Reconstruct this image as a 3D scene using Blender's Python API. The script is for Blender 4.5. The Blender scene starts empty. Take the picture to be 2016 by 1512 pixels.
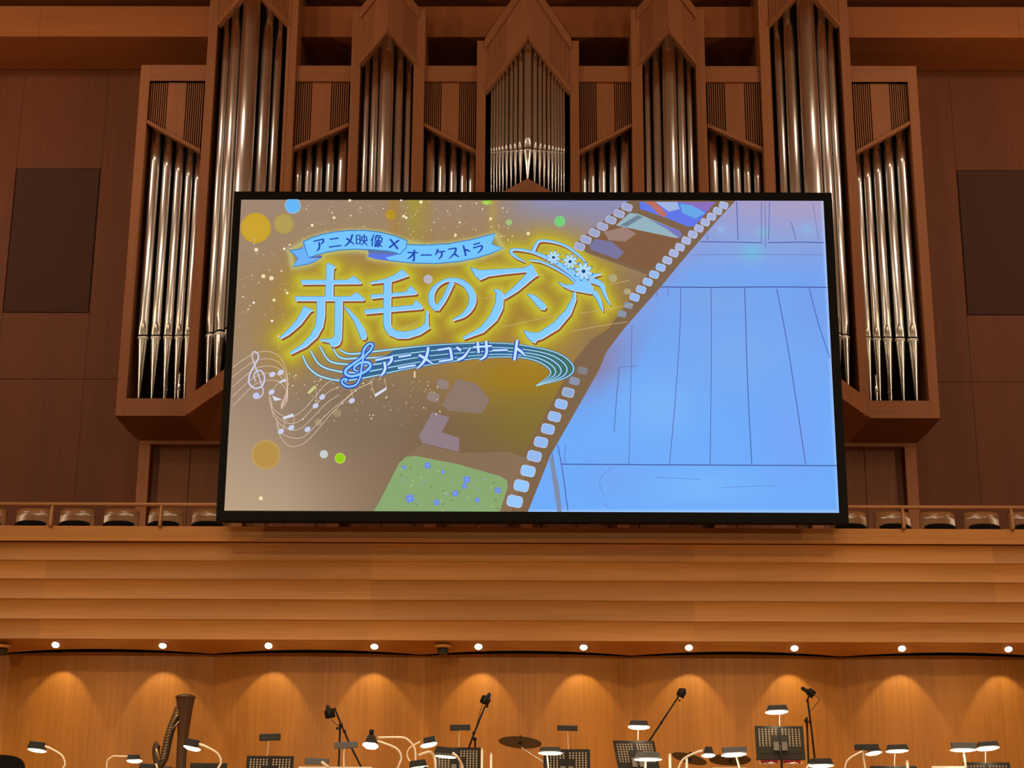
import bpy, bmesh, math, random
import numpy as np
from mathutils import Vector, Matrix
from mathutils.geometry import tessellate_polygon

random.seed(7)
SC = bpy.context.scene
COL = SC.collection

# ------------------------------------------------------------------ camera, world, light, exposure
FOC, PITCH, YAW, ROLL, ZC = 3400.0, math.radians(16.8), math.radians(.52), math.radians(.32), -.3
_F = np.array([-math.sin(YAW)*math.cos(PITCH), math.cos(YAW)*math.cos(PITCH), math.sin(PITCH)])
_r0 = np.array([math.cos(YAW), math.sin(YAW), 0.])
_u0 = np.cross(_r0, _F)
_R = _r0*math.cos(ROLL)+_u0*math.sin(ROLL)
_U = _u0*math.cos(ROLL)-_r0*math.sin(ROLL)
_C = np.array([0., 0., ZC])
cd = bpy.data.cameras.new('camera')
cd.sensor_width = 36; cd.lens = 36*FOC/2016; cd.clip_end = 200
cam = bpy.data.objects.new('camera', cd); COL.objects.link(cam)
cam.matrix_world = Matrix(((_R[0], _U[0], -_F[0], 0), (_R[1], _U[1], -_F[1], 0), (_R[2], _U[2], -_F[2], ZC), (0, 0, 0, 1)))
SC.camera = cam

def U(px, py, Y=None, Z=None):
    """the place seen at a pixel of the photograph, on the plane of depth Y or of height Z"""
    d = _F+_R*(px-1008)/FOC-_U*(py-756)/FOC
    t = (Y-_C[1])/d[1] if Y is not None else (Z-_C[2])/d[2]
    return Vector(_C+d*t)

w = bpy.data.worlds.new('world'); SC.world = w; w.use_nodes = True
w.node_tree.nodes['Background'].inputs[0].default_value = (.30, .15, .07, 1)
w.node_tree.nodes['Background'].inputs[1].default_value = .02

vs = SC.view_settings
vs.view_transform = 'Standard'; vs.look = 'None'; vs.gamma = 1; vs.use_curve_mapping = False; vs.exposure = 0
SC.cycles.use_denoising = True
SC.cycles.max_bounces = 6; SC.cycles.diffuse_bounces = 4; SC.cycles.glossy_bounces = 4
SC.cycles.sample_clamp_indirect = 4

WARM = (1.0, .74, .46)
CEIL = 12.78
def area(name, loc, tgt, size, power, col=WARM, sy=None):
    l = bpy.data.lights.new(name, 'AREA'); l.energy = power; l.color = col
    l.shape = 'RECTANGLE' if sy else 'DISK'; l.size = size
    if sy: l.size_y = sy
    o = bpy.data.objects.new(name, l); COL.objects.link(o); o.location = loc
    o.rotation_euler = (Vector(tgt)-Vector(loc)).to_track_quat('-Z', 'Y').to_euler()
    return o
def spot(name, loc, tgt, power, ang, blend=.3, col=WARM, rad=.05):
    l = bpy.data.lights.new(name, 'SPOT'); l.energy = power; l.color = col
    l.spot_size = math.radians(ang); l.spot_blend = blend; l.shadow_soft_size = rad
    o = bpy.data.objects.new(name, l); COL.objects.link(o); o.location = loc
    o.rotation_euler = (Vector(tgt)-Vector(loc)).to_track_quat('-Z', 'Y').to_euler()
    return o
# ceiling lamps over the stalls, side lamps by the stage, stage spots; added fills from the rear and overhead
for x in (-5, 5):
    area('hall_light', (x, 5, CEIL-.15), (x*.8, 21, 5.5), 1.2, 25)
for s_ in (-1, 1):
    area('side_light', (s_*11.7, 14.5, 8.2), (-s_*1.5, 23, 6.0), .3, 265, sy=5.5)
    for lx, ly, pw in ((10.8, 17.6, 52), (6.3, 17.4, 28), (9.6, 11.5, 50), (4.6, 11.5, 40)):
        area('ceiling_lamp', (s_*lx, ly, CEIL-.12), (s_*lx*.7, 22.6, 7.), .22, pw, (1., .82, .62))
    spot('balcony_fill', (s_*6, 13, CEIL-.2), (s_*4.6, 22.3, 3.2), 500, 24, .6, rad=.3)  # added fill: bounces off the balcony floor onto the organ underside
    area('rear_fill', (s_*8, -7, 6.2), (s_*2.5, 21, 3.2), 1.4, 430)  # added fill, lifts the stage wall below the balcony
    area('beam_light', (s_*9.6, 20.2, 9.2), (s_*9.0, 22.9, 12.2), .4, 26)
for x in (-7.5, -2.5, 2.5, 7.5):
    spot('stage_light', (x, 7.5, CEIL-.2), (x*.8, 19.4, 1.8), 1650, 42, .8, rad=.6)
    spot('rear_spot_fill', (x, -7, 6.0), (x*.75, 16.5, 0), 1500, 26, .6, rad=.3)  # added fill for the lower stage wall and the floor
    spot('floor_bounce_fill', (x, 14.6, CEIL-.2), (x*.85, 17.6, 0), 1900, 38, .6, rad=.4)  # added fill: bounces off the stage floor up to the soffit

# ------------------------------------------------------------------ helpers
def lin(c):
    c = c/255.
    return c/12.92 if c <= .04045 else ((c+.055)/1.055)**2.4
def srgb(r, g, b): return (lin(r), lin(g), lin(b), 1)

class MB:
    """collects boxes, prisms, tubes and lathes; build() links them as ONE mesh object"""
    def __init__(s): s.v = []; s.f = []; s.m = []; s.s = []
    def add(s, vs, fs, m=0, smooth=False):
        o = len(s.v); s.v += [tuple(v) for v in vs]
        for f in fs: s.f.append(tuple(i+o for i in f)); s.m.append(m); s.s.append(smooth)
    def hexa(s, p, m=0):
        s.add(p, [(0, 3, 2, 1), (4, 5, 6, 7), (0, 1, 5, 4), (1, 2, 6, 5), (2, 3, 7, 6), (3, 0, 4, 7)], m)
    def box(s, x0, x1, y0, y1, z0, z1, m=0):
        s.hexa([(x0, y0, z0), (x1, y0, z0), (x1, y1, z0), (x0, y1, z0), (x0, y0, z1), (x1, y0, z1), (x1, y1, z1), (x0, y1, z1)], m)
    def cbox(s, c, sx, sy, sz, m=0, rot=None):
        R = rot or Matrix.Identity(3)
        p = [Vector(c)+R @ Vector((a*sx/2, b*sy/2, d*sz/2)) for d in (-1, 1) for a, b in ((-1, -1), (1, -1), (1, 1), (-1, 1))]
        s.hexa(p, m)
    def extr(s, poly, dirv, m=0, smooth=False):
        """polygon of 3-D points, extruded by a vector; caps are tessellated"""
        n = len(poly); P = [Vector(p) for p in poly]; D = Vector(dirv)
        tri = tessellate_polygon([P])
        vs = P+[p+D for p in P]
        fs = [tuple(t) for t in tri]+[tuple(i+n for i in reversed(t)) for t in tri]
        s.add(vs, fs, m)
        s.add(vs, [(i, (i+1) % n, (i+1) % n+n, i+n) for i in range(n)], m, smooth)
    def tube(s, pts, rad, n=10, m=0, closed=False):
        P = [Vector(p) for p in pts]; k = len(P)
        rr = rad if isinstance(rad, (list, tuple)) else [rad]*k
        vs = []; up = None
        for i, p in enumerate(P):
            if closed: t = P[(i+1) % k]-P[i-1]
            else: t = P[min(i+1, k-1)]-P[max(i-1, 0)]
            t.normalize()
            if up is None:
                up = Vector((0, 1, 0)) if abs(t.y) < .9 else Vector((1, 0, 0))
            a = (up-t*up.dot(t)).normalized(); b = t.cross(a); up = a
            for j in range(n):
                q = 2*math.pi*j/n
                vs.append(p+(a*math.cos(q)+b*math.sin(q))*rr[i])
        fs = []
        for i in range(k if closed else k-1):
            for j in range(n):
                i2 = (i+1) % k; j2 = (j+1) % n
                fs.append((i*n+j, i*n+j2, i2*n+j2, i2*n+j))
        s.add(vs, fs, m, True)
        if not closed:
            s.add(vs[:n], [tuple(range(n-1, -1, -1))], m); s.add(vs[-n:], [tuple(range(n))], m)
    def lathe(s, prof, c, n=20, m=0, M=None, smooth=True):
        M = M or Matrix.Identity(3); c = Vector(c); vs = []
        for r, z in prof:
            for j in range(n):
                q = 2*math.pi*j/n
                vs.append(c+M @ Vector((r*math.cos(q), r*math.sin(q), z)))
        fs = [(i*n+j, i*n+(j+1) % n, (i+1)*n+(j+1) % n, (i+1)*n+j) for i in range(len(prof)-1) for j in range(n)]
        s.add(vs, fs, m, smooth)
        s.add(vs[:n], [tuple(range(n-1, -1, -1))], m); s.add(vs[-n:], [tuple(range(n))], m)
    def strip(s, rows, m=0, smooth=True):
        k = len(rows[0]); vs = [p for r in rows for p in r]
        s.add(vs, [(i*k+j, i*k+j+1, (i+1)*k+j+1, (i+1)*k+j) for i in range(len(rows)-1) for j in range(k-1)], m, smooth)
    def build(s, name, mats, parent=None, bevel=0):
        me = bpy.data.meshes.new(name)
        me.from_pydata(s.v, [], s.f)
        for mt in (mats if isinstance(mats, (list, tuple)) else [mats]): me.materials.append(mt)
        me.polygons.foreach_set('material_index', s.m); me.polygons.foreach_set('use_smooth', s.s)
        bm = bmesh.new(); bm.from_mesh(me); bmesh.ops.remove_doubles(bm, verts=bm.verts, dist=1e-5)
        bmesh.ops.recalc_face_normals(bm, faces=bm.faces); bm.to_mesh(me); bm.free()
        o = bpy.data.objects.new(name, me); COL.objects.link(o)
        if parent: o.parent = parent
        if bevel:
            b = o.modifiers.new('edge', 'BEVEL'); b.width = bevel; b.segments = 2; b.limit_method = 'ANGLE'
        return o

def tag(o, label=None, cat=None, group=None, kind=None):
    if label: o['label'] = label
    if cat: o['category'] = cat
    if group: o['group'] = group
    if kind: o['kind'] = kind
    return o
def empty(name, loc, label, cat, group=None):
    o = bpy.data.objects.new(name, None); COL.objects.link(o); o.location = loc; o.empty_display_size = .1
    return tag(o, label, cat, group)
def keep(o, root):
    """parent a mesh written in world coordinates under a root that stands elsewhere"""
    o.parent = root; o.matrix_parent_inverse = Matrix.Translation(-Vector(root.location)); return o

# ------------------------------------------------------------------ materials
def nodes(name):
    m = bpy.data.materials.new(name); m.use_nodes = True
    nt = m.node_tree; return m, nt, nt.nodes['Principled BSDF']
def plain(name, col, rough=.5, metal=0., spec=.5):
    m, nt, b = nodes(name)
    tc = nt.nodes.new('ShaderNodeTexCoord'); nz = nt.nodes.new('ShaderNodeTexNoise'); nz.inputs['Scale'].default_value = 9
    mx = nt.nodes.new('ShaderNodeMix'); mx.data_type = 'RGBA'
    mx.inputs[6].default_value = tuple(c*.88 for c in col[:3])+(1,); mx.inputs[7].default_value = tuple(min(1, c*1.08) for c in col[:3])+(1,)
    nt.links.new(tc.outputs['Object'], nz.inputs['Vector']); nt.links.new(nz.outputs['Fac'], mx.inputs[0])
    nt.links.new(mx.outputs[2], b.inputs['Base Color'])
    b.inputs['Roughness'].default_value = rough; b.inputs['Metallic'].default_value = metal
    b.inputs['Specular IOR Level'].default_value = spec
    return m
def wood(name, dark, light, axis='X', rough=.45, fine=1., spec=.35, seams=None):
    m, nt, b = nodes(name); N = nt.nodes.new; L = nt.links.new
    tc = N('ShaderNodeTexCoord'); mp = N('ShaderNodeMapping')
    sc = {'X': (.5, 14, 14), 'Z': (14, 14, .5), 'Y': (14, .5, 14)}[axis]
    mp.inputs['Scale'].default_value = tuple(v*fine for v in sc)
    L(tc.outputs['Object'], mp.inputs['Vector'])
    n1 = N('ShaderNodeTexNoise'); n1.inputs['Scale'].default_value = 2.2; n1.inputs['Detail'].default_value = 6; n1.inputs['Roughness'].default_value = .65
    L(mp.outputs[0], n1.inputs['Vector'])
    mp2 = N('ShaderNodeMapping'); s2 = {'X': (.25, 2, 2), 'Z': (2.2, 2.2, .2), 'Y': (2, .25, 2)}[axis]
    mp2.inputs['Scale'].default_value = s2; L(tc.outputs['Object'], mp2.inputs['Vector'])
    n2 = N('ShaderNodeTexNoise'); n2.inputs['Scale'].default_value = 1.; n2.inputs['Detail'].default_value = 2
    L(mp2.outputs[0], n2.inputs['Vector'])
    ad = N('ShaderNodeMath'); ad.operation = 'ADD'; L(n1.outputs['Fac'], ad.inputs[0]); L(n2.outputs['Fac'], ad.inputs[1])
    mr = N('ShaderNodeMapRange'); mr.inputs[1].default_value = .72; mr.inputs[2].default_value = 1.28; L(ad.outputs[0], mr.inputs[0])
    mx = N('ShaderNodeMix'); mx.data_type = 'RGBA'; mx.inputs[6].default_value = dark; mx.inputs[7].default_value = light
    L(mr.outputs[0], mx.inputs[0]); L(mx.outputs[2], b.inputs['Base Color'])
    b.inputs['Roughness'].default_value = rough; b.inputs['Specular IOR Level'].default_value = spec
    return m
def c4(r, g, b): return (r, g, b, 1)
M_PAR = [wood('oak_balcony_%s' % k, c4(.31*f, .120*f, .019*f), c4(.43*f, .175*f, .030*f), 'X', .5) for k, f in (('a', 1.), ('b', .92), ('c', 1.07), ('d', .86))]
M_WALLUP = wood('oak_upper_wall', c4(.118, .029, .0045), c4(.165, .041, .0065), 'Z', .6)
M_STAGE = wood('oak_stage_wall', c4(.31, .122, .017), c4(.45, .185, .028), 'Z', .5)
M_BEAM = wood('oak_beam', c4(.28, .085, .020), c4(.36, .112, .027), 'X', .6)
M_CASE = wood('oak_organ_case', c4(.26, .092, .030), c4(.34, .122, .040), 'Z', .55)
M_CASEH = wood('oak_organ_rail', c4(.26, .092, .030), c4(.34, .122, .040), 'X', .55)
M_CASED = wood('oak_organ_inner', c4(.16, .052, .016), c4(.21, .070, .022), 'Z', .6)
M_FLOOR = wood('stage_floor', c4(.52, .32, .16), c4(.62, .40, .21), 'Y', .35)
M_SEAT = wood('oak_seat', c4(.17, .075, .026), c4(.24, .105, .038), 'X', .22, spec=.6)
M_RAIL = wood('oak_rail', c4(.26, .115, .04), c4(.34, .155, .055), 'X', .45)
M_BLACK = plain('black_gap', c4(.006, .004, .003), .9, spec=.1)  # stands in for shade in gaps and pipe mouths; also wire and cushion
M_GRILLE = plain('brown_fabric', c4(.078, .038, .032), .95, spec=.1)
M_INNER_SHADOW = plain('inner_shadow', c4(.018, .009, .005), .95, spec=.05)  # near-black stands in for shade inside the case and slits
M_BEZEL = plain('black_bezel', c4(.0045, .0042, .004), .7, spec=.1)
M_BLK = plain('black_metal', c4(.0045, .004, .0035), .5, spec=.25)
M_DESK = plain('grey_black_desk', c4(.012, .011, .009), .6, spec=.25)
M_SHADE = plain('charcoal_shade', c4(.012, .012, .013), .4, spec=.3)
M_SHADEG = plain('grey_shade', c4(.085, .088, .095), .4, .3)
M_DESKG = plain('grey_desk', c4(.026, .024, .019), .6, spec=.2)
M_CHROME = plain('chrome', c4(.85, .80, .74), .22, 1)
M_NECK = plain('satin_neck', c4(.93, .84, .70), .4, .25)
M_CYM = plain('bronze_cymbal', c4(.062, .055, .034), .55, .25)
M_RED = plain('red_sparkle', c4(.42, .008, .035), .3)
M_PAPER = plain('white_paper', c4(.80, .76, .66), .8)
M_HARP = plain('harp_walnut', c4(.070, .032, .014), .35)
M_HARPG = plain('harp_gilt', c4(.33, .23, .12), .35, .6)
M_HARPD = plain('harp_dark', c4(.050, .036, .022), .4)
M_CUSH = plain('black_cushion', c4(.010, .009, .007), .9)
M_CARPET = plain('stalls_carpet', c4(.16, .07, .035), .95)
M_HALL = wood('oak_hall', c4(.34, .19, .10), c4(.44, .25, .135), 'Z', .7)

m, nt, b = nodes('tin_pipe'); M_PIPE = m
tg = nt.nodes.new('ShaderNodeTangent'); tg.direction_type = 'RADIAL'; tg.axis = 'Z'
nt.links.new(tg.outputs[0], b.inputs['Tangent'])
b.inputs['Base Color'].default_value = c4(.80, .79, .76); b.inputs['Metallic'].default_value = 1
b.inputs['Roughness'].default_value = .2; b.inputs['Anisotropic'].default_value = .9
b.inputs['Anisotropic Rotation'].default_value = 0.0
M_LIP_GLINT = plain('pipe_lip', c4(.93, .90, .85), .4, 0)  # near-white paints the light caught by the lip

_em = {}
def em(rgb, s=1.0):
    k = (tuple(rgb), s)
    if k not in _em:
        m = bpy.data.materials.new('light_%d_%d_%d' % tuple(rgb)); m.use_nodes = True
        nt = m.node_tree; nt.nodes.clear()
        e = nt.nodes.new('ShaderNodeEmission'); o = nt.nodes.new('ShaderNodeOutputMaterial')
        e.inputs[0].default_value = srgb(*rgb); e.inputs[1].default_value = s
        nt.links.new(e.outputs[0], o.inputs[0]); _em[k] = m
    return _em[k]
M_GLOW = em((255, 246, 214), 2.2)
M_DOWN = em((255, 250, 240), 6.)

# ------------------------------------------------------------------ the room
YF = 22.6                                   # front plane of the organ flats
YW = 24.0                                   # upper back wall
YB = 22.95                                  # beam front
YP = 20.0                                   # balcony front
HX = 12.0
def struct(o): o['kind'] = 'structure'; return o
ZCAP = 3.977; ZB = 2.631
zW = U(1008, 150, YW).z
zb0 = U(1008, 73, YB).z; zb1 = U(1008, 13, YB).z
def seg(mb, x0, x1, y, z0, z1, step, dep=.04, m=0, gap=.006):
    """panelled wall: boards of width step with thin joints"""
    n = max(1, round((x1-x0)/step))
    for i in range(n):
        a = x0+(x1-x0)*i/n; c = x0+(x1-x0)*(i+1)/n
        mb.box(a+gap, c-gap, y, y+dep, z0, z1, m)
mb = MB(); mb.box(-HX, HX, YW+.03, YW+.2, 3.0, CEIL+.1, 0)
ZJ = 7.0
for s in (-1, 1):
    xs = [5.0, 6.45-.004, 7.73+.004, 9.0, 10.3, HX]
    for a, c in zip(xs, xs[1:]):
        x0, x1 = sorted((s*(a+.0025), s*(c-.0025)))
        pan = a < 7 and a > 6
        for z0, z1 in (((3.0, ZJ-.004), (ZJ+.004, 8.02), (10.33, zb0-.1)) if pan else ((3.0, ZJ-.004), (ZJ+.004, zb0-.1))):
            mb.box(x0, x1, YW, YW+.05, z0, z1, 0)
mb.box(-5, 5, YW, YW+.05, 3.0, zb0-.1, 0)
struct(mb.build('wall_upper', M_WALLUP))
mb = MB(); xs = [-HX, -7.25, -2.5, 2.5, 7.25, HX]
for a, c in zip(xs, xs[1:]): mb.box(a+.0015, c-.0015, YB, YW, zb0, zb1, 0)
struct(mb.build('trim_1', M_BEAM))
for s, nm in ((-1, 'left'), (1, 'right')):
    x0, x1 = sorted((s*6.455, s*7.725))
    mb = MB(); mb.box(x0+.010, x1-.010, YW-.008, YW+.02, 8.030, 10.320)
    o = mb.build('acoustic_panel', M_GRILLE, bevel=.004)
    tag(o, 'dark brown fabric panel set in the wood wall %s of the pipe organ' % nm, 'wall panel', 'fabric wall panels')

mb = MB(); mb.box(-HX, HX, -14, 20.5, CEIL, CEIL+.1, 0); mb.box(-HX, HX, 20.5, YW+.2, CEIL, CEIL+.1, 1); struct(mb.build('ceiling', [M_HALL, M_BEAM]))
mb = MB(); mb.box(-HX, HX, 9.5, 22.0, -.1, 0); struct(mb.build('floor', M_FLOOR))
mb = MB(); mb.box(-HX, HX, -14, 9.5, -1.7, -1.6); mb.box(-HX, HX, 9.4, 9.5, -1.6, 0); struct(mb.build('floor_stalls', M_CARPET))
for s, nm in ((-1, 'left'), (1, 'right')):
    mb = MB(); x0, x1 = sorted((s*HX, s*(HX+.1))); mb.box(x0, x1, -14, YW+.2, -1.7, CEIL); struct(mb.build('wall_'+nm, M_HALL))
mb = MB(); mb.box(-HX, HX, -14.1, -14, -1.7, CEIL); struct(mb.build('wall_rear', M_HALL))
mb = MB(); mb.box(-HX, HX, YP+.12, YW, 3.05, 3.2); struct(mb.build('floor_balcony', M_FLOOR))

# balcony front: fascia, lip and five coved boards in panels with staggered joints
mb = MB()
def rowz(py): return U(1042, py, YP).z
zr = [rowz(v) for v in (1034, 1062, 1069, 1070.8, 1106, 1143, 1182, 1222, 1262)]
def bandx(x0, x1, prof, m, g=0):
    rows = [[(x0+g, y, z) for y, z in prof], [(x1-g, y, z) for y, z in prof]]
    mb.strip(rows, m, True)
xj = [U(v, 1150, YP).x for v in (-340, 86, 730, 1366, 1960, 2400)]
rng = random.Random(3)
mb.box(-HX, HX, YP+.03, YP+.16, zr[1]-.02, ZCAP, 0)
mb.box(-HX, HX, YP-.035, YP+.16, zr[2], zr[1]+.002, 2)
mb.box(-HX, HX, YP+.09, YP+.2, ZB+.01, zr[2]+.01, 3)
edges = [-HX]+xj+[HX]
for k in range(5):
    z1, z0 = zr[3+k], zr[4+k]
    for i, (a, c) in enumerate(zip(edges, edges[1:])):
        prof = []
        for t in range(21):
            q = t/20
            prof.append((YP+.006+.100*q-.106*q*q, z1+(z0-z1)*q))
        if k == 4: prof += [(YP+.05, z0)]
        bandx(a, c, prof, rng.choice((0, 1, 2, 0, 3)))
struct(mb.build('wall_balcony', M_PAR))

# soffit with a scalloped rear edge, and the stage wall of bowed panels below it
PER = abs(U(1653, 1290, Z=ZB).x-U(1252, 1290, Z=ZB).x)
def scal(x, mid, cusp):
    u = ((x/PER+.5) % 1.0)-.5
    return mid+(cusp-mid)*(2*abs(u))**2
nx = 480
X = [-HX+2*HX*i/nx for i in range(nx+1)]
mb = MB()
YE = 20.08; ZE = U(1042, 1281, YE).z; YEC = U(1042, 1290, Z=ZE).y          # rear edge of the cove
YV = 20.38; ZV = U(1042, 1287, YV).z; YVC = U(1042, 1292, Z=ZV).y          # top of the bowed wall
ysf = [scal(x, YE, YEC) for x in X]
rows = []
for k in range(7):
    q = k/6; rows.append([(x, YP+.004+(y-YP)*q**1.15, ZB+(ZE-ZB)*q) for x, y in zip(X, ysf)])
rows.append([(x, y, ZE+.06) for x, y in zip(X, ysf)])
mb.strip(rows, 0, False)
struct(mb.build('ceiling_balcony', M_PAR[0]))
mb = MB(); mb.box(-HX, HX, YP+.2, 22.0, ZB+.30, ZB+.42); mb.box(-HX, HX, YVC+.1, YVC+.2, ZV-.2, ZB+.3)
struct(mb.build('shadow_gap_backing', M_BLACK))  # black sheets paint the shadow gap above the stage wall
mb = MB()
yw = [scal(x, YV, YVC) for x in X]
mb.strip([[(x, y, 0) for x, y in zip(X, yw)], [(x, y, ZV) for x, y in zip(X, yw)], [(x, y+.05, ZV) for x, y in zip(X, yw)], [(x, y+.05, 0) for x, y in zip(X, yw)]], 0, False)
struct(mb.build('wall_stage', M_STAGE))
ORD = 'first second third fourth fifth sixth seventh eighth ninth tenth'.split()

# ------------------------------------------------------------------ pipe organ
org = empty('pipe_organ', (0, YF, 3.2), 'large wooden pipe organ with silver pipes rising behind the hanging screen', 'pipe organ')
XC = 1042.0
def Xo(px, py, Y=YF): return (U(px, py, Y).x-U(2*XC-px, py, Y).x)/2   # half-organ, mirrored
def Zo(px, py, Y=YF): return (U(px, py, Y).z+U(2*XC-px, py, Y).z)/2
npipe = 0
def pipe(x, y, r, zfoot, zm, ztop, rot=0., tip=.14):
    """flue pipe: body with flattened upper lip, mouth blackened for shade, lower lip painted bright, conical foot"""
    n = 28; Mz = Matrix.Rotation(rot, 3, 'Z'); c = Vector((x, y, 0))
    def ring(z, rr, fl):
        out = []
        for j in range(n):
            q = 2*math.pi*j/n; vx, vy = rr*math.cos(q), rr*math.sin(q)
            vy = max(vy, -rr*fl)
            out.append(c+Mz @ Vector((vx, vy, z)))
        return out
    mh = .30*r                                              # mouth height
    mb = MB(); lip = 2.6*r
    zs = [(zm, .70), (zm+.9*r, .72), (zm+1.5*r, .80), (zm+2.1*r, .90), (zm+lip, 1.), (zm+lip+.02, 1.)]
    zs += [(zm+lip+.02+(ztop-zm-lip-.02)*t/6, 1.) for t in range(1, 7)]
    R = [ring(z, r, fl) for z, fl in zs]
    vsx = [p for q in R for p in q]
    mb.add(vsx, [(i*n+j, i*n+(j+1) % n, (i+1)*n+(j+1) % n, (i+1)*n+j) for i in range(len(R)-1) for j in range(n)], 0, True)
    top = ring(ztop, r*.9, 1.); dn = ring(ztop-.05, r*.88, 1.)
    mb.add(R[-1]+top+dn, [(j, (j+1) % n, n+(j+1) % n, n+j) for j in range(n)]+[(n+j, n+(j+1) % n, 2*n+(j+1) % n, 2*n+j) for j in range(n)]+[tuple(range(2*n, 3*n))], 0)
    body = keep(mb.build('organ_pipe', M_PIPE), org)
    def sub(mb, name, mat):
        o = mb.build(name, mat); o.parent = body
        o.matrix_parent_inverse = Matrix.Identity(4); return o
    mb = MB(); R = [ring(zm-mh, r*.9, .60), ring(zm, r*.9, .60)]
    mb.add(R[0]+R[1], [(j, (j+1) % n, n+(j+1) % n, n+j) for j in range(n)], 0)
    sub(mb, 'pipe_mouth', M_BLACK)  # black ring paints the shade inside the mouth
    mb = MB(); lh = .5*r
    R = [ring(zm-mh-lh, r*1.05, .97), ring(zm-mh, r*1.0, .72)]
    mb.add(R[0]+R[1], [(j, (j+1) % n, n+(j+1) % n, n+j) for j in range(n)]+[tuple(range(n)), tuple(range(n, 2*n))], 0)
    sub(mb, 'pipe_lip', M_LIP_GLINT)
    mb = MB(); z1 = zm-mh-lh
    R = [ring(zfoot, r*tip, 1.), ring(zfoot+(z1-zfoot)*.5, r*(tip+1)*.5, 1.), ring(z1-.01, r*.97, .9), ring(z1, r, .86)]
    mb.add([p for q in R for p in q], [(i*n+j, i*n+(j+1) % n, (i+1)*n+(j+1) % n, (i+1)*n+j) for i in range(3) for j in range(n)], 0, True)
    sub(mb, 'pipe_foot', M_PIPE)

def P3(X, Y, Z): return Vector((X, Y, Z))
ZTOPR0, ZTOPR1 = Zo(640, 130), Zo(640, 161)      # top rail of the flats
ZBOT = Zo(235, 822); ZOP = Zo(255, 787)          # bottom rail of the boxes
DEP = .33
def slats(mb, x0, x1, zb, zt, y):
    """a run of seven thin slits: eight upright strips over a backing painted dark as shade"""
    n = 8; wd = (x1-x0)/n
    for i in range(n):
        a = x0+wd*i+wd*.26; c = x0+wd*(i+1)-wd*.26
        mb.extr([P3(a, y, zb(a)), P3(c, y, zb(c)), P3(c, y, zt), P3(a, y, zt)], (0, .02, 0), 0)
def flat(sg, pxl, pxr, dl, dr, box=False, pipes=()):
    """one flat between towers, given on the left half of the photograph; sg mirrors it"""
    xl, xr = Xo(pxl, 165)*sg, Xo(pxr, 165)*sg
    zl, zr_ = Zo(pxl, dl), Zo(pxr, dr)
    zb = lambda x: zl+(zr_-zl)*(x-xl)/(xr-xl)
    a, c = min(xl, xr), max(xl, xr); w_ = c-a
    mb = MB(); mb.extr([P3(a+.33*w_, YF+.04, zb(a+.33*w_)), P3(c-.33*w_, YF+.04, zb(c-.33*w_)), P3(c-.33*w_, YF+.04, ZTOPR1), P3(a+.33*w_, YF+.04, ZTOPR1)], (0, .03, 0))
    slats(mb, a+.01, a+.32*w_, zb, ZTOPR1, YF+.045); slats(mb, c-.32*w_, c-.01, zb, ZTOPR1, YF+.045)
    sh = keep(mb.build('pipe_shade', M_CASE), org)
    mb = MB(); mb.extr([P3(a, YF+.10, zb(a)), P3(c, YF+.10, zb(c)), P3(c, YF+.10, ZTOPR1), P3(a, YF+.10, ZTOPR1)], (0, .02, 0))
    o = mb.build('slit_shadow_backing', M_INNER_SHADOW); o.parent = sh
    mb = MB(); t = .045
    mb.extr([P3(a, YF-.01, zb(a)-t), P3(c, YF-.01, zb(c)-t), P3(c, YF-.01, zb(c)+.008), P3(a, YF-.01, zb(a)+.008)], (0, .12, 0))
    o = mb.build('moulding', M_CASEH); o.parent = sh
    mb = MB(); mb.box(a-.02, c+.02, YF-.005, YF+DEP, ZTOPR1, ZTOPR0)
    keep(mb.build('top_rail', M_CASEH), org)
    for px, r, pyt in pipes:
        xx = Xo(px, 400)*sg
        pipe(xx, YF+.06+r, r, ZOP-.02, ZMB, zb(xx)-.03 if pyt is None else Zo(px, pyt))
ZMB = Zo(330, 657)
# px of the pipe centres at y=400 on the left half, radius in metres
boxp = [(298, .073), (323, .067), (347, .063), (368, .057), (386, .050)]
fl2 = [(586.5, .048), (606, .052), (626, .056), (648, .060), (672, .066)]
fl3 = [(848.5, .066), (871.5, .060), (894, .056), (915, .052), (931, .046)]
for sg in (1, -1):
    flat(sg, 296, 404, 238, 296, True, [(p, r, None) for p, r in boxp])
    flat(sg, 580, 691, 293, 244, False, [(p, r, None) for p, r in fl2])
    flat(sg, 838, 941, 243, 296, False, [(p, r, None) for p, r in fl3])
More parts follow.
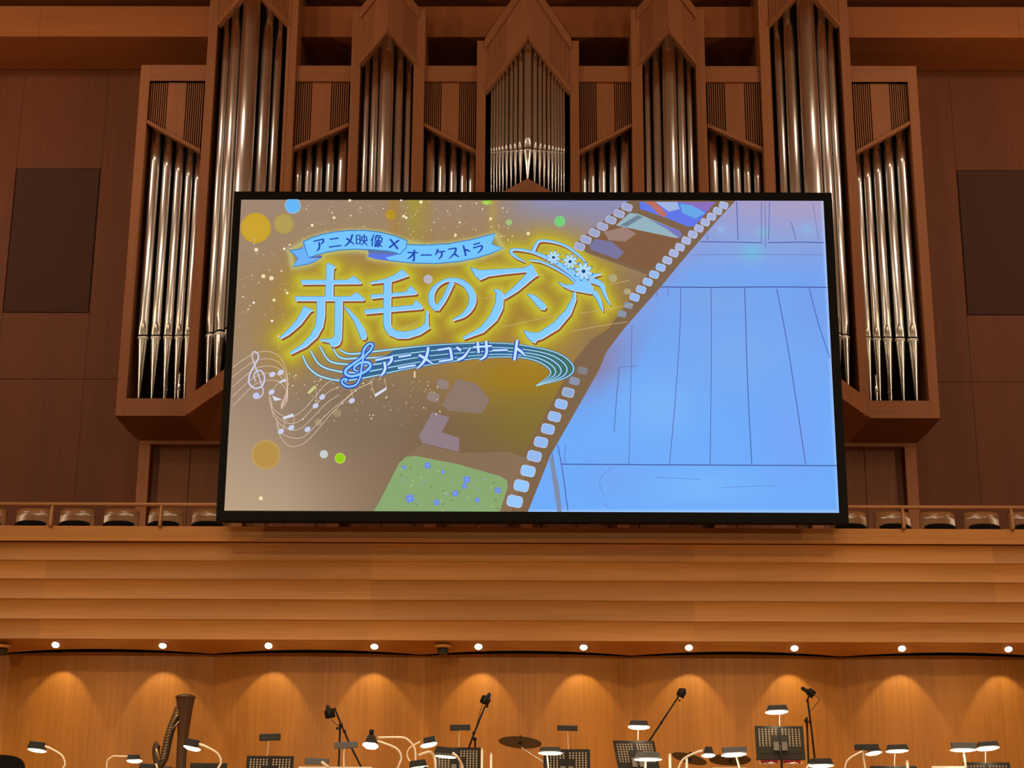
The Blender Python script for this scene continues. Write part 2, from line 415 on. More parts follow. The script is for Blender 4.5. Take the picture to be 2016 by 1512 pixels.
# towers: V-shaped prows; px of left post (outer, inner), right post (inner, outer), pixel heights
def post(sg, p0, p1, z0, z1, y0=YF-.06, name='post'):
    a, c = sorted((Xo(p0, 200)*sg, Xo(p1, 200)*sg))
    mb = MB(); mb.box(a, c, y0, YF+DEP, z0, z1)
    keep(mb.build(name, M_CASE, bevel=.006), org)
def tower(sg, pa, pb, prow, ys, ya, yts, yta, ztop=None, plain_t=.5):
    """pa, pb: inner edges; ys/ya: bottom of the shade at the side and at the apex; yts/yta: top of the band"""
    x0, x1 = sorted((Xo(pa, 200)*sg, Xo(pb, 200)*sg)); xm = (x0+x1)/2; pm = (pa+pb)/2
    yS, yA = YF-.05, YF-prow
    zs, za = Zo(pa, ys, yS), Zo(pm, ya, yA); zts, zta = Zo(pa, yts, yS), Zo(pm, yta, yA)
    zts = min(zts, CEIL-.02); zta = min(zta, CEIL-.02)
    for xs in (x0, x1):
        e0 = P3(xs, yS, 0); e1 = P3(xm, yA, 0)
        def at(t, z0, z1): return P3(xs+(xm-xs)*t, yS+(yA-yS)*t, z0+(z1-z0)*t)
        d = (e1-e0).normalized(); nrm = Vector((-d.y, d.x, 0))
        if nrm.y > 0: nrm = -nrm
        mb = MB(); tp = plain_t
        bz, tz = (zs, za), (zts, zta)
        mb.extr([at(tp, *bz), at(1, *bz), at(1, *tz), at(tp, *tz)], -nrm*.03)
        n = 9
        for i in range(n):
            t0 = tp*i/n+tp/n*.1; t1 = tp*(i+1)/n-tp/n*.1
            mb.extr([at(t0, *bz), at(t1, *bz), at(t1, *tz), at(t0, *tz)], -nrm*.02)
        sh = keep(mb.build('tower_shade', M_CASE), org)
        mb = MB(); mb.extr([p-nrm*.035 for p in (at(0, *bz), at(tp, *bz), at(tp, *tz), at(0, *tz))], -nrm*.02)
        o = mb.build('slit_shadow_backing', M_INNER_SHADOW); o.parent = sh
        mb = MB(); t = .05
        mb.extr([p+nrm*.02 for p in (at(0, zs-t, za-t), at(1, zs-t, za-t), at(1, zs+.01, za+.01), at(0, zs+.01, za+.01))], -nrm*.09)
        o = mb.build('moulding', M_CASEH); o.parent = sh
        if zts < CEIL-.1:
            mb = MB(); t = .17
            mb.extr([p+nrm*.03 for p in (at(0, zts-t, zta-t), at(1, zts-t, zta-t), at(1, zts, zta), at(0, zts, zta))], -nrm*.12)
            o = mb.build('top_moulding', M_CASEH); o.parent = sh
        # low roof / side wall of the prow above the flats' plane
    return x0, x1, xm, yA
for sg in (1, -1):
    # big towers
    post(sg, 405, 423, ZBOT+.02, CEIL-.01); post(sg, 562, 583, ZBOT+.02, CEIL-.01)
    x0, x1, xm, yA = tower(sg, 423, 566, .40, 47, -30, -200, -260)
    for dx, r, zt in ((0, .128, 13), (.222, .086, None), (-.222, .086, None), (.374, .062, None), (-.374, .062, None)):
        hw = (x1-x0)/2; y = YF-.40+.40*abs(dx)/hw+.03+r
        ztp = CEIL-.05 if dx == 0 else Zo(493+dx*150, 11 if abs(dx) < .3 else 34, y)
        pipe(xm+dx, y, r, Zo(440, 775, YF-.3), Zo(410, 650, YF-.2), ztp, rot=(0 if dx == 0 else math.copysign(1., dx)*.95))
    # side walls of the towers, running back to the hall wall above the flats
    for p0, p1, zt in ((562, 583, CEIL-.02), (692, 711, Zo(700, 18, YF-.06)), (816, 838, Zo(700, 18, YF-.06)), (405, 423, CEIL-.02)):
        a, c = sorted((Xo(p0, 200)*sg, Xo(p1, 200)*sg)); mb = MB(); mb.box(a+.004, c-.004, YF+DEP-.01, YW-.01, ZTOPR0-.1, zt); keep(mb.build('tower_side', M_CASE), org)
    # middle towers
    post(sg, 692, 711, ZBOT+.02, Zo(700, 18, YF-.06)); post(sg, 816, 838, ZBOT+.02, Zo(700, 18, YF-.06))
    x0, x1, xm, yA = tower(sg, 709, 823, .35, 124, 57, 18, -52)
    hw = (x1-x0)/2
    for dx, r, py in ((0, .098, 72), (.165, .060, 96), (-.165, .060, 96), (.295, .046, 118), (-.295, .046, 118)):
        y = YF-.35+.35*abs(dx)/hw+.03+r
        pipe(xm+dx, y, r, 5.4, 7.0, Zo(766+dx*150, py, y), rot=(0 if dx == 0 else math.copysign(1., dx)*.8))
# middle tower
for sg in (1, -1):
    post(sg, 941, 959, ZBOT+.02, Zo(950, 80, YF-.06))
CP = .35
x0, x1, xm, yA = tower(1, 958, 2*XC-958, CP, 178, 70, 78, -45)
hw = x1
offs = [0, 14.6, 25.3, 34.6, 43.9, 52, 58.7, 64.9, 70.9, 76.6]
rad = [.056, .036, .031, .029, .027, .024, .022, .020, .019, .018]
for i, (d, r) in enumerate(zip(offs, rad)):
    for s in ((1,) if i == 0 else (1, -1)):
        dx = d/149.*s; y = YF-CP+CP*min(1, abs(dx)/hw)+.03+r
        t = min(1, abs(dx)/hw)
        pipe(dx, y, r, Zo(1042-d, 352+49*t, y), Zo(1042-d, 293+8*t, y), Zo(1042-d, 80+100*t, y), rot=-.0 if i == 0 else s*.75, tip=.22)
# base of the middle tower (peeps over the screen) and of the big towers
def prowbase(xc, hw, prow, zt_s, zt_a, zb_s, zb_a, zlow, ylow, hq=None):
    hq = hq or hw*.9
    yS, yA = YF-.02, YF-prow
    mb = MB(); A = (xc-hw, yS); B = (xc, yA); C_ = (xc+hw, yS)
    zz = {0: (zb_s, zt_s), 1: (zb_a, zt_a), 2: (zb_s, zt_s)}
    pts = [A, B, C_]
    lo = [P3(p[0], p[1], zz[i][0]) for i, p in enumerate(pts)]; hi = [P3(p[0], p[1], zz[i][1]) for i, p in enumerate(pts)]
    bl = [P3(xc-hw, YF+.3, zb_s), P3(xc+hw, YF+.3, zb_s)]; bh = [P3(xc-hw, YF+.3, zt_s), P3(xc+hw, YF+.3, zt_s)]
    mb.add(lo+hi, [(0, 1, 4, 3), (1, 2, 5, 4)], 0)
    mb.add(hi+bh, [(0, 1, 2, 4, 3)], 0)
    q = [P3(xc-hq, ylow, zlow), P3(xc+hq, ylow, zlow)]
    mb.add(lo+q, [(0, 1, 3), (1, 4, 3), (1, 2, 4)], 0)
    return keep(mb.build('tower_base', M_CASE), org)
zlowc = Zo(274, 870, YF+.6)
for sg in (1, -1):
    xc = Xo(493.5, 200)*sg; hw_ = abs(Xo(368, 822)*sg-xc); hq_ = abs(Xo(409, 872, YF+.6)*sg-xc)
    prowbase(xc, hw_, .5, Zo(370, 786), Zo(485, 722, YF-.5), Zo(370, 822), Zo(485, 762, YF-.5), zlowc, YF+.6, hq_)
prowbase(0, Xo(2*XC-958, 300), .40, Zo(958, 399), Zo(1042, 351, YF-.4), Zo(958, 399)-.3, Zo(1042, 351, YF-.4)-.3, 7.6, YF+.3)
# side boxes: frame, bottom rail, sloping underside
for sg in (1, -1):
    xo, xi = Xo(280, 128)*sg, Xo(404, 165)*sg; xop = Xo(296, 165)*sg
    a, c = sorted((xo, xop)); mb = MB(); mb.box(a, c, YF-.02, YF+.75, ZBOT, ZTOPR0)
    keep(mb.build('side_post', M_CASE, bevel=.006), org)
    a, c = sorted((xo, Xo(412, 200)*sg)); mb = MB(); mb.box(a, c, YF-.018, YF+.6, ZBOT, ZOP)
    keep(mb.build('bottom_rail', M_CASEH, bevel=.006), org)
    mb = MB(); mb.box(a, c, YF-.018, YF+DEP, ZTOPR1, ZTOPR0)
    keep(mb.build('top_rail', M_CASEH), org)
    # underside
    xlow = Xo(276, 872, YF+.6)*sg; xin = Xo(409, 872, YF+.6)*sg
    mb = MB(); y2 = YF+.6
    q = [P3(xo, YF-.018, ZBOT), P3(Xo(368, 822)*sg, YF-.018, ZBOT), P3(xin, y2, zlowc), P3(xlow, y2, zlowc)]
    mb.add(q+[P3(xo, y2+.15, ZBOT)], [(0, 1, 2, 3), (0, 3, 4)], 0)
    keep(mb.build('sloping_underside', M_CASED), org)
# lower case: recessed panels between stiles
xl = Xo(276, 900, YF+.6)
mb = MB(); mb.box(xl, -xl, YF+.75, YF+1.3, 3.2, zlowc)
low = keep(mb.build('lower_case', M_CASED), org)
xs = [xl, xl+.15]; mb = MB()
for k in range(9):
    x = xl+(-2*xl-.16)*k/8
    mb.box(x, x+.16, YF+.601, YF+.80, 3.2, zlowc-.051)
mb.box(xl, -xl, YF+.6, YF+.80, zlowc-.05, zlowc+.04)
o = mb.build('stile_frame', M_CASE, bevel=.005); o.parent = low; o.matrix_parent_inverse = Matrix.Identity(4)
mb = MB()
for k in range(24):
    x = xl+(-2*xl)*(k+.5)/24
    mb.box(x-.012, x+.012, YF+.735, YF+.76, 3.2, zlowc)
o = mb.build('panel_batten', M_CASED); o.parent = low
# near-black sheets put in for the shade behind the pipes
mb = MB(); xo = abs(Xo(282, 128))-.02
mb.box(-xo, xo, YF+.80, YF+.84, ZBOT-.02, ZTOPR0-.02); mb.box(-xo, xo, YF+.3, YF+.84, ZTOPR1+.02, ZTOPR0-.03)
keep(mb.build('case_interior', M_INNER_SHADOW), org)
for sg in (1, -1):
    a, c = sorted((Xo(409, 200)*sg, Xo(581, 200)*sg)); mb = MB(); mb.box(a, c, YF+DEP-.03, YF+DEP, 6.0, CEIL-.02); keep(mb.build('tower_interior', M_INNER_SHADOW), org)
    a, c = sorted((Xo(695, 200)*sg, Xo(836, 200)*sg)); mb = MB(); mb.box(a, c, YF+DEP-.03, YF+DEP, 5.5, Zo(700, 18, YF)-.03); keep(mb.build('tower_interior', M_INNER_SHADOW), org)
mb = MB(); mb.box(-hw, hw, YF+DEP-.03, YF+DEP, 5.5, Zo(950, 80, YF)-.03); keep(mb.build('tower_interior', M_INNER_SHADOW), org)
# a few small inner pipes standing in the dark of the side boxes
for sg in (1, -1):
    for px in (329, 355):
        pipe(Xo(px, 780, YF+.45)*sg, YF+.45, .028, ZOP-.03, Zo(px, 768, YF+.45), Zo(px, 735, YF+.45))
# ------------------------------------------------------------------ hanging screen and its picture
YS = 19.6
def XZ(px, py): p = U(px, py, YS); return p.x, p.z
scr = empty('projection_screen', (.06, YS, 3.95), 'large black framed screen with a title picture hanging before the pipe organ', 'screen')
ox0, ox1, oz0, oz1 = -3.60, 3.722, 3.951, 8.072
ix0, ix1, iz0, iz1 = -3.511, 3.617, 4.068, 7.968
mb = MB()
for a in ((ox0, ix0, oz0, oz1), (ix1, ox1, oz0, oz1), (ix0, ix1, oz0, iz0), (ix0, ix1, iz1, oz1)):
    mb.box(a[0], a[1], YS-.015, YS+.12, a[2], a[3])
mb.box(ox0+.02, ox1-.02, YS+.03, YS+.12, oz0+.02, oz1-.02)
keep(mb.build('screen_frame', M_BEZEL), scr)
for px_ in (563, 1522):
    x = U(px_, 250, YS+.06).x; mb = MB(); mb.tube([(x, YS+.06, oz1-.02), (x, YS+.06, CEIL)], .0022, 6)
    keep(mb.build('suspension_wire', M_BLACK), scr)

rn = np.random.RandomState(5)
# ---- lettering outlines, traced as pixel polygons
def z7(pts): return [(540+x*.22817, 440+y*.22817) for x, y in pts]
def z2(pts): return [(780+x*.23810, 380+y*.23810) for x, y in pts]
def z3(pts): return [(440+x*.26448, 640+y*.26448) for x, y in pts]
def z4(pts): return [(700+x*.26461, 640+y*.26461) for x, y in pts]
def z5(pts): return [(1140+x*.26786, 380+y*.26786) for x, y in pts]
def smooth_path(p, n=6):
    out = []
    P = [np.array(q, float) for q in p]; P = [2*P[0]-P[1]]+P+[2*P[-1]-P[-2]]
    for i in range(1, len(P)-2):
        a, b_, c, d = P[i-1], P[i], P[i+1], P[i+2]
        for t in range(n):
            t /= n
            out.append(.5*((2*b_)+(-a+c)*t+(2*a-5*b_+4*c-d)*t*t+(-a+3*b_-3*c+d)*t**3))
    out.append(P[-2]); return out
def ribbon(path, widths, n=6):
    """polygon of a brush stroke along a smoothed path of (x, y) with a width at every point"""
    q = smooth_path([(x, y, w_) for (x, y), w_ in zip(path, widths)], n)
    L, R = [], []
    for i, p in enumerate(q):
        t = q[min(i+1, len(q)-1)][:2]-q[max(i-1, 0)][:2]; l = np.hypot(*t)+1e-9
        nn = np.array([-t[1], t[0]])/l*max(p[2], .1)/2
        L.append(tuple(p[:2]+nn)); R.append(tuple(p[:2]-nn))
    return L, R
class Pic:
    """flat pieces of the picture: polygons in photograph pixels, laid on the screen's own plane"""
    count = 0
    def __init__(s, lay=0): s.mb = MB(); s.mats = []; s.y = YS-.003; s.step = True
    def nxt(s):
        if s.step: Pic.count += 1
        s.y = YS-.003-.00008*Pic.count
    def mi(s, mat):
        if mat not in s.mats: s.mats.append(mat)
        return s.mats.index(mat)
    def pt(s, p):
        x, z = XZ(*p); return (min(max(x, ix0), ix1), s.y, min(max(z, iz0), iz1))
    def poly(s, pts, mat):
        s.nxt()
        P = [s.pt(p) for p in pts]
        tri = tessellate_polygon([[Vector((a, c, 0)) for a, b_, c in P]])
        s.mb.add(P, [tuple(t) for t in tri], s.mi(mat))
    def stroke(s, path, widths, mat, n=6):
        s.nxt()
        L, R = ribbon(path, widths if isinstance(widths, (list, tuple)) else [widths]*len(path), n)
        vs_ = [s.pt(p) for p in L]+[s.pt(p) for p in R]; k = len(L)
        s.mb.add(vs_, [(i, i+1, k+i+1, k+i) for i in range(k-1)], s.mi(mat))
    def disc(s, c, r, mat, ry=None, n=28, rot=0):
        ry = ry or r
        s.poly([(c[0]+r*math.cos(a)*math.cos(rot)-ry*math.sin(a)*math.sin(rot), c[1]+r*math.cos(a)*math.sin(rot)+ry*math.sin(a)*math.cos(rot)) for a in [2*math.pi*i/n for i in range(n)]], mat)
    def build(s, name, par):
        me = bpy.data.meshes.new(name); me.from_pydata(s.mb.v, [], s.mb.f)
        for m_ in s.mats: me.materials.append(m_)
        me.polygons.foreach_set('material_index', s.mb.m)
        o = bpy.data.objects.new(name, me); COL.objects.link(o); o.parent = par
        return o
TITLE = [
 z7([(460, 355), (490, 362), (530, 385), (512, 405), (508, 500), (508, 650), (440, 650), (450, 500), (452, 400)]),
 z7([(235, 500), (630, 500), (688, 465), (720, 490), (750, 515), (748, 530), (240, 535)]),
 z7([(185, 642), (660, 642), (712, 605), (745, 630), (778, 660), (770, 676), (188, 676)]),
 z7([(258, 725), (338, 757), (308, 775), (230, 880), (130, 965), (62, 1002), (52, 992), (130, 920), (200, 840), (240, 765)]),
 z7([(372, 660), (438, 660), (438, 800), (420, 900), (370, 990), (280, 1070), (150, 1135), (135, 1125), (240, 1055), (320, 970), (360, 890), (370, 800)]),
 z7([(528, 660), (590, 660), (586, 850), (580, 1010), (560, 1055), (520, 1072), (490, 1065), (475, 1035), (400, 1022), (405, 1010), (500, 1005), (522, 980)]),
 z7([(608, 735), (640, 745), (720, 830), (780, 920), (800, 980), (785, 1010), (755, 1008), (735, 960), (690, 850), (640, 780)]),
 z7([(828, 518), (960, 490), (1040, 455), (1105, 408), (1135, 435), (1160, 462), (1050, 500), (1005, 512), (830, 530)]),
 z7([(832, 628), (1000, 615), (1140, 600), (1178, 552), (1210, 580), (1235, 608), (1220, 622), (1000, 640), (838, 658)]),
 z7([(780, 758), (1000, 735), (1200, 715), (1222, 672), (1255, 700), (1285, 735), (1270, 748), (1000, 770), (785, 790)]),
 z7([(950, 500), (1010, 490), (1006, 700), (1005, 880), (1020, 915), (1060, 938), (1120, 946), (1200, 932), (1270, 902), (1302, 870), (1310, 765), (1326, 765), (1330, 890), (1342, 910), (1260, 965), (1150, 1000), (1060, 1000), (990, 970), (955, 920), (943, 860)]),
 z2([(615, 620), (640, 637), (700, 650), (1060, 632), (1118, 600), (1145, 645), (1170, 690), (1140, 705), (1000, 822), (890, 888), (885, 862), (960, 800), (1060, 700), (1085, 660), (900, 678), (760, 697), (690, 728), (650, 690)]),
 z2([(805, 810), (830, 807), (860, 815), (885, 850), (880, 960), (830, 1060), (720, 1160), (560, 1218), (550, 1205), (700, 1120), (780, 1020), (822, 920), (830, 840)]),
 z2([(1080, 842), (1150, 860), (1220, 920), (1240, 955), (1220, 975), (1190, 970), (1140, 910)]),
 z2([(1055, 1145), (1120, 1165), (1180, 1165), (1300, 1085), (1400, 980), (1455, 880), (1465, 830), (1480, 830), (1485, 890), (1440, 1010), (1340, 1130), (1200, 1215), (1160, 1225), (1145, 1250), (1120, 1240), (1075, 1190)]),
]
NO1 = (z7([(1535, 515), (1500, 590), (1460, 670), (1400, 752)]), [8, 8.5, 8, 9])
NO2 = (z7([(1405, 750), (1362, 700), (1358, 620), (1400, 550), (1480, 502), (1570, 500), (1655, 545), (1708, 630), (1700, 715), (1640, 795), (1540, 845)]), [9, 10.5, 10, 7, 5, 8, 11, 13, 12, 8, 2])
HAT = [(z2(p), w_) for p, w_ in (
 ([(1060, 578), (990, 540), (948, 500), (960, 478), (1040, 482), (1130, 500), (1230, 540), (1330, 592), (1430, 655), (1530, 735), (1590, 792), (1618, 825)], [1, 4, 5, 3, 4, 4.5, 6, 8, 11, 15, 15, 6]),
 ([(1128, 498), (1158, 432), (1190, 406), (1280, 411), (1380, 440), (1460, 487), (1530, 548), (1570, 592)], [5, 4.5, 3.5, 3.5, 3.5, 4, 3, 1.5]),
 ([(1100, 565), (1200, 580), (1300, 625), (1400, 682), (1460, 732), (1490, 765)], [1, 3, 3.5, 3.5, 3.5, 4]),
 ([(1630, 825), (1668, 880), (1690, 940), (1706, 988)], [9, 7, 5, .8]),
 ([(1600, 725), (1690, 765), (1720, 840), (1765, 935)], [10, 9, 6, .8]),
 ([(1590, 700), (1640, 690), (1692, 680)], [9, 5, 1]))]
HATB = z2([(1340, 745), (1400, 772), (1470, 768), (1500, 725), (1560, 765), (1600, 800), (1640, 830), (1600, 842), (1530, 828), (1440, 812), (1370, 778)])
FLOW = [(z2([(1300, 545)])[0], 13.5), (z2([(1437, 580)])[0], 14.5), (z2([(1548, 660)])[0], 17.5)]

# ---- the soft backdrop: brown and gold left of the film strip, blue boards right of it
FILM_R = [(1448, 391), (1410, 436), (1373, 479), (1336, 522), (1300.7, 565), (1263, 607.7), (1228, 648), (1193.6, 693), (1180, 727), (1136.6, 804), (1083.7, 896.7), (1041, 1003), (1036, 1015)]
fy = np.array([p[1] for p in FILM_R]); fx = np.array([p[0] for p in FILM_R])
def edge(y): return np.interp(y, fy, fx)
tpts = []
for poly in TITLE+[HATB]:
    P = np.array(poly); Q = np.roll(P, -1, 0)
    for a, c in zip(P, Q):
        for t in np.linspace(0, 1, max(2, int(np.hypot(*(c-a))/5))): tpts.append(a+(c-a)*t)
for path, w_ in [NO1, NO2]+HAT: tpts += [np.array(p) for p in smooth_path(path, 5)]
for c, r in FLOW: tpts += [np.array(c)+r*np.array((math.cos(a), math.sin(a))) for a in np.linspace(0, 6.28, 12)]
rib = z7([(250, 165), (400, 105), (600, 72), (780, 65), (950, 90), (1148, 158), (1300, 192), (1500, 180), (1700, 145), (1908, 92), (1975, 220), (1800, 290), (1600, 335), (1400, 352), (1200, 348), (1000, 325), (870, 308), (815, 290), (815, 245), (700, 230), (560, 238), (430, 262), (410, 300), (300, 355), (160, 380), (135, 238)])
rpts = np.array(rib); tpts = np.array(tpts)
def g2(x, y, cx, cy, sx, sy): return np.exp(-((x-cx)/sx)**2-((y-cy)/sy)**2)
def mix(c, k, f): return c*(1-f[..., None])+np.array(k, float)*f[..., None]
def backL(x, y):
    c = np.zeros(x.shape+(3,)); c[:] = (160, 135, 115)
    c = mix(c, (190, 163, 132), np.clip((y-760)/260, 0, 1)*np.clip(1-(x-450)/520, 0, 1))
    c = mix(c, (122, 96, 72), np.clip((x-560)/300, 0, 1)*np.clip((y-640)/200, 0, 1)*.95)
    c = mix(c, (160, 120, 45), np.clip(1.2*g2(x, y, 870, 600, 330, 125), 0, 1)*.8)
    c = mix(c, (165, 125, 30), np.clip(1.1*g2(x, y, 1030, 745, 130, 50), 0, 1)*.9)
    c = mix(c, (135, 118, 40), np.clip(1.1*g2(x, y, 1040, 830, 110, 70), 0, 1)*.6)
    c = mix(c, (128, 108, 88), np.clip(1.2*g2(x, y, 700, 810, 150, 110), 0, 1)*.55)
    for px, s, k, f in ((777, 14, (172, 128, 55), .7), (815, 16, (165, 150, 55), .9), (838, 12, (168, 140, 60), .6), (970, 9, (190, 170, 60), .45)):
        c = mix(c, k, f*np.exp(-((x-px)/s)**2)*np.clip(1-(y-392)/190, 0, 1))
    c = mix(c, (140, 142, 190), np.clip((x-975)/90, 0, 1)*np.clip(1-(y-395)/140, 0, 1)*.9)
    c = mix(c, (125, 100, 80), np.clip((x-1120)/100, 0, 1)*np.clip((y-480)/140, 0, 1)*.85)
    d = np.full(x.shape, 1e9); dr = np.full(x.shape, 1e9)
    for p in tpts: d = np.minimum(d, (x-p[0])**2+(y-p[1])**2)
    P = rpts; Q = np.roll(P, -1, 0)
    for a, q in zip(P, Q):
        for t in np.linspace(0, 1, 12):
            p = a+(q-a)*t; dr = np.minimum(dr, (x-p[0])**2+(y-p[1])**2)
    g = np.exp(-d/46.**2); c = mix(c, (176, 140, 44), np.clip(g, 0, 1)*.6)
    g = np.exp(-d/20.**2); c = mix(c, (188, 174, 46), np.clip(g, 0, .9))
    g = np.exp(-d/9.**2); c = mix(c, (208, 200, 70), np.clip(g, 0, 1)*.6)
    c = mix(c, (196, 196, 120), np.clip(np.exp(-dr/6.**2), 0, 1)*.8)
    return c
def backR(x, y):
    c = np.zeros(x.shape+(3,)); c[:] = (118, 165, 240)
    c = mix(c, (162, 160, 205), np.clip(1-(y-395)/150, 0, 1))
    c = mix(c, (176, 158, 190), g2(x, y, 1600, 395, 150, 60)*.6)
    c = mix(c, (112, 172, 250), np.clip((y-640)/200, 0, 1))
    e = x-edge(y)
    c = mix(c, (138, 130, 175), np.clip(1-e/80, 0, 1)*np.exp(-((y-715)/65)**2)*.95)
    c = mix(c, (150, 150, 205), np.clip(1-e/40, 0, 1)*np.exp(-((y-560)/150)**2)*.4)
    for cx, cy, s, k in ((1480, 497, 24, (120, 190, 225)), (1502, 458, 13, (135, 190, 215)), (1590, 452, 16, (140, 180, 230)), (1420, 452, 9, (150, 185, 235))):
        c = mix(c, k, g2(x, y, cx, cy, s, s*.8)*.8)
    for cx, cy, sx, sy, k in ((1300, 800, 70, 60, (128, 182, 248)), (1460, 700, 110, 70, (124, 172, 240)), (1560, 850, 60, 90, (122, 166, 246)), (1380, 960, 120, 40, (124, 184, 252)), (1210, 940, 60, 40, (118, 168, 244)), (1600, 600, 40, 60, (120, 160, 236)), (1400, 590, 80, 30, (126, 166, 232))):
        c = mix(c, k, g2(x, y, cx, cy, sx, sy)*.8)
    b = np.minimum(np.abs(y-1008), np.abs(x-(1620+(y-397)*.0537)))
    return mix(c, (190, 215, 255), np.exp(-(b/4.)**2)*.6)
def gridmesh(name, gx, gy, colr, mat, par):
    h, w_ = gx.shape; vs_ = []
    for i in range(h):
        for j in range(w_):
            x, z = XZ(gx[i, j], gy[i, j]); vs_.append((min(max(x, ix0), ix1), YS-.002, min(max(z, iz0), iz1)))
    fs = [(i*w_+j, i*w_+j+1, (i+1)*w_+j+1, (i+1)*w_+j) for i in range(h-1) for j in range(w_-1)]
    me = bpy.data.meshes.new(name); me.from_pydata(vs_, [], fs)
    at = me.color_attributes.new('picture', 'FLOAT_COLOR', 'POINT')
    c = np.clip(colr/255., 0, 1); c = np.where(c <= .04045, c/12.92, ((c+.055)/1.055)**2.4)
    full = np.ones((h*w_, 4), np.float32); full[:, :3] = c.reshape(-1, 3); at.data.foreach_set('color', full.ravel())
    me.materials.append(mat); o = bpy.data.objects.new(name, me); COL.objects.link(o)
    if par: o.parent = par
    return o
m = bpy.data.materials.new('screen_picture'); m.use_nodes = True; nt = m.node_tree; nt.nodes.clear()
e = nt.nodes.new('ShaderNodeEmission'); a_ = nt.nodes.new('ShaderNodeAttribute'); a_.attribute_name = 'picture'; o_ = nt.nodes.new('ShaderNodeOutputMaterial')
nt.links.new(a_.outputs['Color'], e.inputs[0]); nt.links.new(e.outputs[0], o_.inputs[0]); M_PIC = m
ys_ = np.linspace(388, 1016, 170)
tt = np.linspace(0, 1, 230)
GY = np.repeat(ys_[:, None], 230, 1); GX = 436+(edge(GY)-436)*tt[None, :]
disp = gridmesh('display_panel', GX, GY, backL(GX, GY), M_PIC, None); keep(disp, scr)
tt = np.linspace(0, 1, 120); GY = np.repeat(ys_[:, None], 120, 1); e0 = edge(GY); GX = e0+(1665-e0)*tt[None, :]
def subpart(p): p.parent = disp; return p
subpart(gridmesh('blue_boards', GX, GY, backR(GX, GY), M_PIC, None))

# pencil lines of the blue boards, the table edge and the post
pc = Pic(1); K = em((92, 108, 178)); K2 = em((78, 96, 168))
for path, w_ in (
 ([(1379, 476), (1450, 477), (1500, 478)], 1.8), ([(1512, 478), (1580, 477), (1622, 478)], 1.8), ([(1297, 565), (1400, 566), (1520, 565), (1628, 566)], 2.2),
 ([(1362, 502), (1480, 501), (1622, 502)], .9),
 ([(1450, 397), (1452, 440), (1453, 473)], 1.6), ([(1393, 462), (1393, 473)], 1.4), ([(1499, 398), (1499, 476)], 1.4), ([(1506, 398), (1507, 487)], 1.1), ([(1515, 398), (1513, 474)], 1.4),
 ([(1558, 438), (1562, 455), (1567, 473)], 1.4), ([(1600, 400), (1612, 473)], .9),
 ([(1293, 568), (1292, 585)], 1.2), ([(1340, 567), (1339, 640), (1330, 780), (1318, 914)], 1.5), ([(1316, 568), (1314, 585)], 1.1),
 ([(1466, 567), (1467, 600), (1472, 760), (1480, 914)], 1.7), ([(1400, 567), (1400, 740), (1398, 914)], 1.5), ([(1529, 569), (1545, 650), (1560, 740), (1586, 914)], 1.7), ([(1593, 568), (1612, 640), (1634, 705)], 1.6),
 ([(1244, 640), (1242, 760), (1238, 914)], 1.2), ([(1219, 724), (1214, 780), (1209, 850)], 1.5), ([(1216, 724), (1256, 720)], 1.),
 ([(1105, 914), (1250, 915), (1450, 916), (1650, 917)], 2.2), ([(1098, 876), (1108, 930), (1118, 1006)], 1.8), ([(1087, 893), (1096, 945), (1104, 1006)], 1.5),
 ([(1113, 875), (1111, 914)], .9), ([(1205, 920), (1180, 945), (1188, 975)], .7), ([(1186, 990), (1198, 1000)], .7), ([(1290, 940), (1380, 944)], .7), ([(1420, 960), (1530, 956)], .7)):
    pc.stroke(path, w_, K if w_ < 1.6 else K2, 3)
pc.poly([(1082, 905), (1087, 897), (1101, 960), (1106, 1008), (1097, 1008), (1090, 960)], em((128, 140, 170)))
subpart(pc.build('pencil_line', None))

# film strip with its frames and sprocket holes
pc = Pic(2); FB = em((126, 100, 76))
def off(poly, d):
    out = []
    P = [np.array(p, float) for p in poly]
    for i, p in enumerate(P):
        t = P[min(i+1, len(P)-1)]-P[max(i-1, 0)]; t /= np.hypot(*t); out.append(tuple(p+np.array([t[1], -t[0]])*-d))
    return out
band = FILM_R[:9]
inner = [(x-np.interp(y, [390, 700, 1010], [52, 46, 60]), y-np.interp(y, [390, 700, 1010], [0, 14, 24])) for x, y in FILM_R]
pc.poly([(1238, 391), (1448, 391)]+FILM_R[1:8]+[(1178, 690), (1203, 640), (1230, 604), (1254, 568), (1275, 541), (1160, 500), (1128, 484)], FB)
pc.poly([FILM_R[5], FILM_R[6], FILM_R[7], FILM_R[8], FILM_R[9], FILM_R[10], FILM_R[11], FILM_R[12], (980, 1015), (1000, 955), (1045, 870), (1098, 770), (1134, 706), (1165, 668)], em((128, 101, 74)))
pc.poly([(735, 1015), (1006, 1015), (1046, 905), (1000, 890), (905, 892), (832, 874), (795, 900)], em((138, 112, 86)))
subpart(pc.build('film_strip', None))
pc = Pic(3)
def hole(c, w_, h_, rot, mat):
    pts = []
    for sx, sy in ((1, 1), (-1, 1), (-1, -1), (1, -1)):
        for k in range(4):
            a = math.atan2(sy, sx)-math.pi/4+math.pi/2*k/3; r = .32*min(w_, h_)
            pts.append((sx*(w_/2-r)+r*math.cos(a), sy*(h_/2-r)+r*math.sin(a)))
    pc.poly([(c[0]+x*math.cos(rot)-y*math.sin(rot), c[1]+x*math.sin(rot)+y*math.cos(rot)) for x, y in pts], mat)
